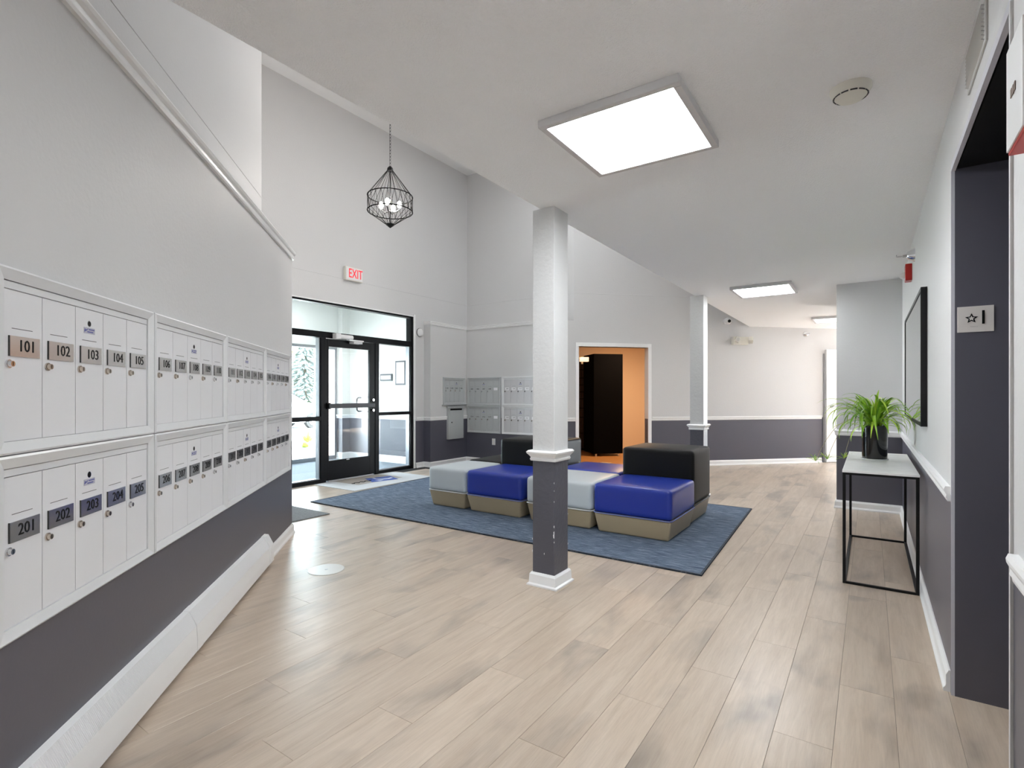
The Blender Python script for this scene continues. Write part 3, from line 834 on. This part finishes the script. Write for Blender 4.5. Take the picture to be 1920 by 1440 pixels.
for sx in (-1, 1):
    for y0, pts in ((0, [(-1.15, 1.08), (-.95, 1.36), (-.05, 1.44), (-.05, 1.08)]), (1, [(.02, 1.08), (.02, 1.44), (.5, 1.42), (.95, 1.12)])):
        vs = [(sx*(.905-.17*(z-1.0)/.5*1.15), y, z) for y, z in pts] + [(sx*(.86-.17*(z-1.0)/.5*1.15), y, z) for y, z in pts]
        MB().add(vs, [(0, 1, 2, 3), (7, 6, 5, 4), (0, 1, 5, 4), (1, 2, 6, 5), (2, 3, 7, 6), (3, 0, 4, 7)], CARG).obj('side_window', t)
MB().add([(-.66, .66, 1.49), (.66, .66, 1.49), (.80, 1.27, 1.12), (-.80, 1.27, 1.12)], [(0, 1, 2, 3)], CARG).obj('windscreen', t)
for sx in (-1, 1):
    for y in (-1.45, 1.5):
        w_ = MB(); w_.cyl((sx*.72, y, .33), (sx*.93, y, .33), .33, TYRE, n=24); w_ = w_.obj('wheel', t, smooth=True)
        MB().cyl((sx*.92, y, .33), (sx*.94, y, .33), .20, STEEL, n=16).obj('hubcap', w_)
for sx in (-1, 1): MB().box(sx*.55, sx*.82, 2.30, 2.40, .62, .76, WPLAS).obj('headlight', t, bevel=.02)
# trees
def conifer(x, y, h, r, label):
    t = thing('spruce_tree', label, 'tree', (x, y, -.15), 0, 'trees beyond the car park')
    MB().cyl((0, 0, 0), (0, 0, h*.9), r*.06, BARK, .02, 8).obj('trunk', t)
    b = MB(); rnd = random.Random(int(x*7))
    for i in range(1500):
        f = rnd.random()**.8; z = h*(.08+.9*f); rr = r*(1-f)*(.65+.45*rnd.random())+.1; a = rnd.random()*2*pi
        dx, dy = cos(a), sin(a); w = .05+.07*(1-f)
        b.add([(dx*.1, dy*.1, z+.1), (dx*rr-dy*w, dy*rr+dx*w, z-.30), (dx*(rr+.3), dy*(rr+.3), z-.35), (dx*rr+dy*w, dy*rr-dx*w, z-.28)], [(0, 1, 2, 3)], SPRUCE)
    b.obj('foliage', t, kind='stuff')
def broadleaf(x, y, h, r, label):
    t = thing('leafy_tree', label, 'tree', (x, y, -.15), 0, 'trees beyond the car park')
    MB().cyl((0, 0, 0), (0, 0, h*.6), .25, BARK, .12, 8).obj('trunk', t)
    b = MB(); rnd = random.Random(int(x*5+y))
    for i in range(1500):
        a = rnd.random()*2*pi; c = rnd.uniform(-.8, 1); q = sqrt(max(0, 1-c*c))*r*rnd.uniform(.5, 1)
        p = Vector((cos(a)*q, sin(a)*q, h*.62+c*h*.38)); s = rnd.uniform(.12, .3)
        u = Vector((rnd.uniform(-1, 1), rnd.uniform(-1, 1), rnd.uniform(-1, 1))).normalized(); v = u.orthogonal().normalized()
        b.add([p-u*s, p+v*s*.6, p+u*s, p-v*s*.6], [(0, 1, 2, 3)], LEAFT)
    b.obj('foliage', t, kind='stuff')
conifer(-34, 23.2, 6.5, 2.2, 'blue green spruce beyond the parked car, left in the glass')
conifer(-41, 23.0, 7.5, 2.4, 'taller spruce farther back beyond the car park')
broadleaf(-50, 33, 12, 4.6, 'yellow green leafy tree behind the spruces')
broadleaf(-50, 45, 10, 5, 'leafy tree farthest to the right beyond the car park')
broadleaf(-40, 15, 11, 5, 'leafy tree standing left of the spruces')
def shrub(x, y, s, label):
    t = thing('shrub', label, 'shrub', (x, y, 0), 0, 'shrubs in the gravel bed')
    b = MB(); rnd = random.Random(int(x*31))
    for i in range(120):
        a = rnd.random()*2*pi; e_ = rnd.random()*1.4; L_ = s*rnd.uniform(.5, 1)
        p = Vector((cos(a)*cos(e_)*L_, sin(a)*cos(e_)*L_, sin(e_)*L_)); w = Vector((-sin(a), cos(a), 0))*.02
        b.add([p*.15-w*.3, p*.6-w, p, p*.6+w], [(0, 1, 2, 3)], LEAFT)
    b.obj('foliage', t)
shrub(-11.9, 8.2, .38, 'yellow green shrub at the back of the gravel bed')
shrub(-10.9, 7.45, .20, 'low small shrub at the front of the gravel bed')

# ------------------------------------------------------------------ floor things
def slab(name, pts, h, m, label, cat, group=None, edge=None):
    b = MB(); b.prism(pts, 0, h, m)
    return b.obj(name, label=label, cat=cat, group=group)
rugp = [(-5.36, 3.73), (-.955, 3.72), (-1.06, 6.20), (-5.50, 6.21)]
t = thing('area_rug', 'large blue grey woven rug under the ottomans', 'rug', (0, 0, .0005))
MB().prism(rugp, 0, .009, RUG).obj('pile', t)
def inset(p, d):
    cx = sum(a for a, _ in p)/4; cy = sum(b_ for _, b_ in p)/4
    return [(x+(d if x < cx else -d), y+(d if y < cy else -d)) for x, y in p]
b = MB(); q = inset(rugp, .016)
for i in range(4):
    j = (i+1) % 4; b.prism([rugp[i], rugp[j], q[j], q[i]], 0, .0105, mat('rug binding', (.035, .045, .06), .8))
b.obj('binding', t)

t = thing('door_mat', 'pale logo mat lying before the entrance door', 'mat', (-5.93, 5.15, .0005))
MB().box(-.43, .43, -.68, .78, 0, .006, MATW).obj('backing', t, bevel=.002)
MB().box(-.42, .12, -.36, .46, .006, .0075, MATT).obj('centre_panel', t, label='tan centre of the mat')
b = MB(); b.prism([(-.22, .04), (.10, -.10), (.20, .30), (-.12, .44)], .0075, .0088, LOGOB); b.obj('logo', t, label='blue printed square')
b = MB()
pts = [(-.20, .14), (-.06, .10), (.04, .14), (.08, .24), (.05, .34)]
b.add([(x, y, .0092) for x, y in pts] + [(x*.7-.03, y*.85+.05, .0092) for x, y in pts[::-1]], [tuple(range(10))], LABEL)
b.prism([(.02, .02), (.10, .05), (.09, .12), (.03, .07)], .0088, .0094, LABEL); b.obj('swoosh', t, label='white swoosh')
b = MB()
b.tube([(-.02+.03*sin(i*1.9), -.36+i*.028, .0085) for i in range(14)], .006, BLACK, 5); b.obj('lettering', t, label='black handwritten style lettering')

t = thing('entrance_mat', 'grey mat near the wall end beside the exit door', 'mat', (0, 0, .0005))
MB().prism([(-6.1, 2.86), (-4.67, 2.86), (-4.66, 3.47), (-6.1, 3.47)], 0, .009, MATG).obj('pile', t)
t = thing('floor_access_cover', 'round pale metal cover set in the floor near the mailboxes', 'cover', (-3.205, 2.358, 0))
MB().lathe([(.125, -.002), (.125, .002), (.118, .0035)], mat('worn pale metal', (.62, .60, .57), .35, metal=.3), None, 28).obj('disc', t)
MB().lathe([(.012, .0034), (.012, .0045)], STEEL, None, 10).obj('screw', t)

# ------------------------------------------------------------------ ottomans
def ottoman(x0, x1, y0, y1, h, cm, pm_, label):
    w, d = (x1-x0)/2, (y1-y0)/2
    t = thing('ottoman', label, 'ottoman', ((x0+x1)/2, (y0+y1)/2, .0105), 0, 'modular lounge ottomans')
    b = MB()
    i = .035
    vs = [(-w+i, -d+i, 0), (w-i, -d+i, 0), (w-i, d-i, 0), (-w+i, d-i, 0), (-w+.004, -d+.004, .172), (w-.004, -d+.004, .172), (w-.004, d-.004, .172), (-w+.004, d-.004, .172)]
    b.add(vs, [(0, 3, 2, 1), (4, 5, 6, 7), (0, 1, 5, 4), (1, 2, 6, 5), (2, 3, 7, 6), (3, 0, 4, 7)], TAUPE)
    b.obj('base', t, bevel=.02, seg=3, smooth=True)
    b = MB(); b.box(-w, w, -d, d, .176, h, cm)
    me = b.mesh('cushion', bevel=.042, seg=4)
    bm = bmesh.new(); bm.from_mesh(me)
    bmesh.ops.subdivide_edges(bm, edges=[e for e in bm.edges if e.calc_length() > .15], cuts=5, use_grid_fill=True)
    for v in bm.verts:      # soft crown and slight puff
        fx, fy = max(0, 1-(v.co.x/w)**2), max(0, 1-(v.co.y/d)**2)
        if v.co.z > h-.001: v.co.z += .012*fx*fy
    bm.to_mesh(me); bm.free()
    me.polygons.foreach_set('use_smooth', [True]*len(me.polygons))
    link('cushion', me, t)
    r = .03; pts = []
    for cx, cy, a0 in ((w-r, d-r, 0), (-w+r, d-r, 90), (-w+r, -d+r, 180), (w-r, -d+r, 270)):
        for k in range(5): a = radians(a0+k*22.5); pts.append((cx+cos(a)*(r+.001), cy+sin(a)*(r+.001), .176))
    MB().tube(pts, .0055, pm_, 6, True).obj('piping', t, smooth=True)
ottoman(-4.11, -3.585, 4.37, 5.07, .430, GREYL, PIPE_W, 'pale grey ottoman at the door end of the front row')
ottoman(-3.565, -2.865, 4.37, 5.07, .430, BLUEL, PIPE_B, 'blue ottoman between the two pale grey ones')
ottoman(-2.805, -2.10, 4.37, 5.07, .430, GREYL, PIPE_W, 'pale grey ottoman directly behind the near column')
ottoman(-2.075, -1.365, 4.36, 5.08, .436, BLUEL, PIPE_B, 'blue ottoman at the right end of the front row')
ottoman(-4.13, -3.66, 5.10, 5.85, .432, BLEATH, PIPE_K, 'low black ottoman behind the pale grey end one')
ottoman(-3.64, -2.90, 5.10, 5.78, .715, BLEATH, PIPE_K, 'tall black ottoman behind the blue one, left of column')
ottoman(-2.87, -2.13, 5.10, 5.78, .430, BLUEL, PIPE_B, 'blue ottoman in the back row between tall black ones')
ottoman(-2.105, -1.385, 5.105, 5.74, .70, BLEATH, PIPE_K, 'tall black ottoman behind the right blue one')

# ------------------------------------------------------------------ console table and plant
t = thing('console_table', 'slim black metal console table with pale top by right wall', 'table', (.055, 4.82, 0))
x0, x1, y0, y1, h = -.205, .200, -.70, .70, .734
for x in (x0, x1-.018):
    for y in (y0, y1-.018): MB().box(x, x+.018, y, y+.018, 0, h, BLKM).obj('leg', t, bevel=.001, seg=1)
for y in (y0, y1-.018):
    MB().box(x0+.018, x1-.018, y, y+.018, 0, .014, BLKM).obj('stretcher', t); MB().box(x0+.018, x1-.018, y, y+.018, h-.014, h, BLKM).obj('top_rail', t)
for x in (x0, x1-.018):
    MB().box(x, x+.018, y0+.018, y1-.018, 0, .014, BLKM).obj('stretcher', t); MB().box(x, x+.018, y0+.018, y1-.018, h-.014, h, BLKM).obj('top_rail', t)
MB().box(x0-.002, x1+.002, y0-.002, y1+.002, h+.0005, h+.014, TTOP).obj('tabletop', t, bevel=.001, seg=1, label='pale grey laminate top')

PX, PY, PZ = .030, 4.97, .7485
t = thing('potted_spider_plant', 'spider plant with arching green leaves in a glossy black pot', 'plant', (PX, PY, PZ))
MB().lathe([(.076, 0), (.082, .008), (.083, .02), (.085, .245), (.087, .26), (.079, .26), (.075, .235), (.04, .232)], POT, None, 40).obj('pot', t, smooth=True)
MB().lathe([(.076, .228), (.05, .236), (.01, .238)], SOIL, None, 16).obj('soil', t)
MB().lathe([(.09, -.0005), (.092, .004), (.084, .006)], mat('clear saucer', (.6, .6, .6), .1), None, 24).obj('saucer', t)
def blade(L_, rise, droop, w, bend=0):
    w *= 1.25; L_ *= 1.12
    """arching leaf in the xz plane from the origin"""
    n = 12; pts = []
    x = z = 0; a = rise
    for i in range(n+1):
        pts.append((x, z)); s = L_/n; x += cos(a)*s; z += sin(a)*s; a -= droop/n*(.5+1.2*i/n)
    vs = []; fs = []
    for i, (px, pz) in enumerate(pts):
        f = i/n; ww = w*(.55+.45*min(1, f*3))*(1-f**3)+.0006
        sd = bend*sin(f*2)*.06
        vs += [(px, -ww+sd, pz+ww*.35), (px, sd, pz), (px, ww+sd, pz+ww*.35)]
    for i in range(n):
        a = i*3; fs += [(a, a+1, a+4, a+3), (a+1, a+2, a+5, a+4)]
    b = MB(); b.add(vs, fs, LEAF); me = b.mesh('leaf'); me.polygons.foreach_set('use_smooth', [True]*len(me.polygons)); return me
shapes = [blade(.30, 1.35, 1.7, .0085, .5), blade(.40, 1.15, 2.4, .0085, -.6), blade(.46, .95, 2.9, .009, .8), blade(.34, .6, 2.4, .009, -.5),
          blade(.26, 1.45, .9, .010, .3), blade(.42, 1.3, 2.0, .0085, .6), blade(.36, .85, 3.0, .010, -.8), blade(.24, .3, 2.0, .009, .4), blade(.48, 1.2, 2.6, .007, -.3), blade(.22, 1.2, 1.2, .008, 0)]
rp = random.Random(11)
for i in range(140):
    me = shapes[i % len(shapes)] if i < 105 else rp.choice(shapes[:3]+shapes[4:6])
    a = i*2.39996 + rp.uniform(-.2, .2); r0 = rp.uniform(.0, .055); s = rp.uniform(.72, 1.02)
    reach = max(v.co.x for v in me.vertices)
    if cos(a) > 0: s = min(s, max(.35, (.215-cos(a)*r0)/(reach*cos(a)+.01)))        # keep clear of the wall
    low = min(v.co.z for v in me.vertices)
    if low < 0: s = min(s, .19/-low)
    o = link('leaf', me, t, (cos(a)*r0, sin(a)*r0, .235+rp.uniform(0, .05)), rot=(rp.uniform(-.2, .2), rp.uniform(-.12, .12), a))
    o.scale = (s, s, s)
for a, L_ in ((2.7, .36), (3.2, .40), (2.2, .36)):
    pts = [(cos(a)*L_*f, sin(a)*L_*f, .25+.16*sin(f*2.2)-.42*f*f) for f in [k/10 for k in range(11)]]
    rn = MB().tube(pts, .0016, mat('pale runner', (.45, .42, .25), .6), 5).obj('runner', t)
    for k in range(9):
        o = link('leaflet', shapes[9], rn, pts[-1], rot=(rp.uniform(-.8, .8), rp.uniform(-.2, .9), k*.7+a)); o.scale = (.36, .36, .36)

# mirror
t = thing('wall_mirror', 'tall black framed mirror on the right wall above the table', 'mirror', (.28, 4.80, 1.06), TH_R)
W_, H_ = .87*2, .825
for n_, (a, c, z0, z1) in (('frame_side', (-W_/2, -W_/2+.022, 0, H_)), ('frame_side', (W_/2-.022, W_/2, 0, H_)), ('frame_rail', (-W_/2+.022, W_/2-.022, 0, .022)), ('frame_rail', (-W_/2+.022, W_/2-.022, H_-.022, H_))):
    MB().box(a, c, -.032, -.001, z0, z1, BLKM).obj(n_, t, bevel=.001, seg=1)
MB().box(-W_/2+.02, W_/2-.02, -.028, -.022, .02, H_-.02, MIRR).obj('mirror_glass', t)

# sprinkler and strobe on the right wall
def sprinkler(loc, th, label):
    t = thing('sprinkler', label, 'sprinkler', loc, th, 'side wall sprinklers')
    MB().lathe([(.050, 0), (.048, .006), (.030, .045), (.022, .05)], CHROME, FRONT, 20).obj('escutcheon', t, smooth=True)
    MB().cyl((0, -.05, 0), (0, -.075, 0), .010, STEEL).obj('body', t)
    MB().tube([(0, -.075, 0), (.014, -.082, 0), (.014, -.10, 0), (0, -.108, 0), (-.014, -.10, 0), (-.014, -.082, 0)], .003, STEEL, 6, True).obj('yoke', t)
    MB().box(-.018, .018, -.114, -.110, .002, .012, STEEL).obj('deflector', t)
sprinkler((.28, 4.98, 2.30), TH_R, 'chrome side wall sprinkler above the red strobe')
sprinkler((*on_B(7.06), 2.35), TH_B, 'chrome side wall sprinkler on the far bright wall')
t = thing('fire_strobe', 'red fire alarm strobe high on the right wall', 'alarm', (.28, 5.33, 2.165), TH_R)
MB().box(-.055, .055, -.045, 0, 0, .135, RED).obj('housing', t, bevel=.006)
MB().xprism([(-.045, .02), (-.075, .035), (-.075, .06), (-.045, .075)], -.035, .035, WPLAS).obj('lens', t, label='clear white lens')
t = thing('wall_vent', 'pale louvred air vent high on the wall above the lift opening', 'vent', (.28, 2.18, 2.265), TH_R)
MB().box(-.17, .17, -.006, 0, 0, .13, GREYP).obj('frame', t, bevel=.002)
for i in range(9): MB().xprism([(-.005, .012+i*.0125), (-.014, .016+i*.0125), (-.012, .018+i*.0125), (-.004, .015+i*.0125)], -.15, .15, GREYP).obj('louvre', t)

# ceiling devices
t = thing('smoke_detector', 'round white smoke detector on the low ceiling', 'detector', (-.063, 2.475, ZC))
MB().lathe([(.072, 0), (.072, -.012), (.060, -.030), (.045, -.045), (.02, -.048)], CREAM, None, 28).obj('shell', t, smooth=True)
b = MB()
for a0 in range(0, 360, 30):
    b.tube([(.058*cos(radians(a0+k*6)), .058*sin(radians(a0+k*6)), -.034) for k in range(5)], .003, DKGAP, 4)
b.obj('vent_slots', t)
t = thing('dome_camera', 'white ball security camera high on the diagonal wall', 'camera', (*on_B(5.45), 2.54), TH_B)
MB().lathe([(.05, 0), (.05, .02), (.03, .03)], WPLAS, FRONT, 18).obj('mount', t, smooth=True)
b = MB(); b.lathe([(.060*sin(k*pi/12), -.060*cos(k*pi/12)) for k in range(0, 13)], WPLAS, Matrix.Translation((0, -.075, 0)), 20); b.obj('ball', t, smooth=True)
MB().cyl((-.005, -.125, -.008), (-.007, -.139, -.010), .028, BLACK).obj('lens', t)
t = thing('emergency_light', 'cream twin-head emergency light on the far wall', 'emergency light', (*on_B(5.72, .004), 2.13), TH_B)
MB().box(-.16, .14, -.07, 0, 0, .14, CREAM).obj('housing', t, bevel=.012)
for sx, ang in ((-.09, -25), (.15, 55)):
    h_ = MB(); M_ = Matrix.Translation((sx, -.09, .08)) @ Matrix.Rotation(radians(ang), 4, 'Z')
    h_.box(-.045, .045, -.05, .02, -.045, .045, CREAM, M_ @ Matrix.Rotation(radians(35), 4, 'Y')); h_ = h_.obj('lamp_head', t, bevel=.006)
    MB().lathe([(.034, 0), (.034, .004), (.02, .008)], mat('lamp lens', (.75, .75, .7), .1), M_ @ Matrix.Translation((0, -.05, 0)) @ FRONT, 14).obj('lamp_lens', h_)

def ceiling_light(x, y, w, d, label, z=ZC, rz=0, power=None):
    t = thing('ceiling_light', label, 'ceiling light', (x, y, z), rz, 'flat panel ceiling lights')
    f = .030
    for a, c, e1, e2 in ((-w/2, w/2, -d/2, -d/2+f), (-w/2, w/2, d/2-f, d/2), (-w/2, -w/2+f, -d/2+f, d/2-f), (w/2-f, w/2, -d/2+f, d/2-f)):
        MB().box(a, c, e1, e2, -.035, -.0005, mat('panel frame', (.62, .60, .60), .4)).obj('frame_bar', t, bevel=.003)
    MB().box(-w/2+f, w/2-f, -d/2+f, d/2-f, -.026, -.022, (DIFFC if y > 4 else DIFFH) if z > 3 else DIFFF if y > 9 else DIFFM if y > 4 else DIFF).obj('diffuser', t)
ceiling_light(-.905, 2.31, .62, .64, 'large flat square ceiling light nearest the camera')
ceiling_light(-1.0, 6.61, .62, .64, 'flat ceiling light hanging near the farther column')
ceiling_light(-.45, 9.80, .62, .62, 'flat ceiling light partly hidden behind the wall stub')
ceiling_light(.75, -1.1, .62, .62, 'added unseen ceiling light over the rear lobby')  # unseen fill panel, added to light the near end
ceiling_light(2.4, 11.0, .62, .62, 'added unseen ceiling light at the far corridor end')  # added out of view as fill for the corridor
ceiling_light(-3.0, 2.6, .62, .62, 'added unseen light on the high ceiling above the mailboxes', z=ZH)  # unseen panel added to lift the tall left wall
ceiling_light(-3.5, 6.3, .62, .62, 'added unseen light on the high ceiling above the ottomans', z=ZH)  # unseen panel added to brighten the upper corner walls

# chandelier
CX, CY = -4.22, 3.90
t = thing('chandelier', 'black wire cage chandelier with candle bulbs on a long chain', 'chandelier', (CX, CY, 3.04))
TOPZ, RZ1, RZ0, RR = .635, .315, .155, .235
b = MB(); lz = TOPZ
nl = int((ZH-3.04-TOPZ)/.034)
for i in range(nl):
    z = TOPZ + .017 + i*.034; a = (i % 2)*pi/2
    b.tube([(cos(a)*.009*cos(q), sin(a)*.009*cos(q), z+.021*sin(q)) for q in [k*pi/4 for k in range(8)]], .0022, BLKM, 4, True)
b.obj('chain', t)
MB().lathe([(.0, ZH-3.04), (.06, ZH-3.04), (.06, ZH-3.055), (.02, ZH-3.09)][1:], BLKM, None, 16).obj('canopy', t)
MB().lathe([(.034, TOPZ-.05), (.030, TOPZ-.02), (.012, TOPZ)], BLKM, None, 14).obj('cap', t, smooth=True)
MB().lathe([(.004, -.02), (.045, .012), (.048, .02), (.01, .028)], BLKM, None, 14).obj('finial', t, smooth=True)
ring = lambda z, rr: MB().tube([(RR*cos(k*pi/20), RR*sin(k*pi/20), z) for k in range(40)], rr, WIREM, 6, True)
ring(RZ1, .0055).obj('ring', t); ring(RZ0, .0055).obj('ring', t)
def rod(p, q): return MB().cyl(p, q, .0022, WIREM, n=5).mesh('wire')
N_ = 22
up = rod((.026, 0, TOPZ-.04), (RR, 0, RZ1)); lo = rod((RR, 0, RZ0), (.04, 0, .015))
m1 = rod((RR, 0, RZ1), (RR*cos(pi/N_), RR*sin(pi/N_), RZ0)); m2 = rod((RR, 0, RZ1), (RR*cos(pi/N_), -RR*sin(pi/N_), RZ0))
for k in range(N_):
    for me in (up, lo, m1, m2): link('wire', me, t, None, 2*pi*k/N_)
MB().cyl((0, 0, .02), (0, 0, TOPZ-.03), .006, BLKM).obj('stem', t)
for k in range(4):
    a = k*pi/2+.5; bx, by = cos(a)*.10, sin(a)*.10
    arm = MB().tube([(0, 0, .16), (bx*.5, by*.5, .145), (bx, by, .17), (bx, by, .19)], .005, BLKM, 6).obj('arm', t)
    MB().lathe([(.004, .185), (.020, .20), (.024, .225), (.018, .250), (.006, .262)], BULB, Matrix.Translation((bx, by, 0)), 12).obj('bulb', arm, smooth=True)
ld = bpy.data.lights.new('chandelier_glow', 'POINT'); ld.energy = HALL*4; ld.shadow_soft_size = .06; ld.color = (1, .94, .88)
lo_ = bpy.data.objects.new('chandelier_glow', ld); COL.objects.link(lo_); lo_.parent = t; lo_.location = (0, 0, .29)

# ------------------------------------------------------------------ locker room behind the diagonal wall
def Bw(u, q): return ((u-q)/R2, (u+q)/R2)
e = struct('door_2', loc=(*on_B(0), 0), rotz=TH_B, label='cased opening to the locker room')
MB().box(2.688, 2.743, -.018, .13, 0, 2.055, TRIM).obj('casing', e, bevel=.003, seg=1)
MB().box(3.986, 4.044, -.018, .13, 0, 2.055, TRIM).obj('casing', e, bevel=.003, seg=1)
MB().box(2.688, 4.044, -.018, .13, 2.055, 2.118, TRIM).obj('casing', e, bevel=.003, seg=1)
lr = struct('wall_locker_room', loc=(*on_B(0), 0), rotz=TH_B)
b = MB()
b.box(2.45, 5.82, 3.0, 3.12, 0, 2.6, PEACH); b.box(5.7, 5.82, .127, 3.0, 0, 2.6, PEACH); b.box(2.45, 2.55, .127, 3.0, 0, 2.6, PEACH); b.box(2.55, 5.72, .127, .14, 2.12, 2.6, PEACH)
b.box(2.5, 2.743, .127, .14, 0, 2.12, PEACH); b.box(3.986, 5.7, .127, .14, 0, 2.12, PEACH)
b.obj('wall_surface', lr)
MB().box(2.45, 5.72, .0, 3.1, -.06, -.002, mat('warm wood floor', (.34, .17, .06), .4)).obj('floor_locker_room').parent = lr
MB().box(2.45, 5.72, .1, 3.1, 2.45, 2.5, PEACH).obj('ceiling_locker_room').parent = lr
t = thing('parcel_locker', 'tall black locker cabinet seen through the doorway', 'locker', (*on_B(0), 0), TH_B)
MB().box(3.60, 4.22, 1.66, 2.3, .05, 2.07, LOCKR).obj('cabinet', t, bevel=.004, seg=1)
for x in (3.66, 4.14): MB().cyl((x, 1.70, 0), (x, 1.70, .05), .02, STEEL).obj('foot', t)
t = thing('locker_bank', 'dark brown bank of small locker doors left of the black cabinet', 'locker', (*on_B(0), 0), TH_B)
MB().box(2.80, 4.00, 2.45, 2.95, .05, 2.03, LOCKR).obj('cabinet', t)
zz = .08
for i, hgt in enumerate((.34, .34, .20, .20, .15, .15, .15, .18, .16)):
    for j in range(3): MB().box(2.81+j*.397, 3.195+j*.397, 2.435, 2.45, zz, zz+hgt-.012, LOCKB).obj('door', t)
    zz += hgt
t = thing('warm_lamp', 'small lit lamp box beside the top of the black locker', 'lamp', (*on_B(0), 0), TH_B)
MB().box(3.42, 3.59, 1.93, 2.03, 1.93, 2.02, mat('lit lamp box', (1, .8, .6), .5, emit=((1, .62, .35), .35))).obj('housing', t, bevel=.004)
MB().cyl((3.46, 1.98, 1.88), (3.46, 1.98, 1.93), .02, CREAM).obj('bracket', t)
la = bpy.data.lights.new('warm_room_light', 'AREA'); la.shape = 'SQUARE'; la.size = .5; la.energy = 15; la.color = (1, .66, .38)
lo_ = bpy.data.objects.new('warm_room_light', la); COL.objects.link(lo_); lo_.location = (*Bw(4.25, 8.443+1.0), 2.43)

# white door at the far end of the diagonal wall
e = struct('door_4', loc=(*on_B(7.47), 0), rotz=TH_B, label='white door at the end of the far wall')
MB().box(0, .86, -.045, -.002, .008, 2.075, TRIM).obj('leaf', e, bevel=.003, seg=1)
MB().box(-.035, -.012, -.014, 0, 0, 2.0, mat('grey reveal', (.35, .35, .36), .5)).obj('shadow_strip', e)  # thin shadow beside the leaf, painted as a grey strip
b = MB(); b.cyl((.10, -.045, 1.03), (.10, -.055, 1.03), .03, STEEL); b.cyl((.10, -.05, 1.03), (.10, -.09, 1.03), .010, STEEL); b.box(.10, .21, -.095, -.08, 1.02, 1.04, STEEL); b.obj('handle', e, smooth=True)
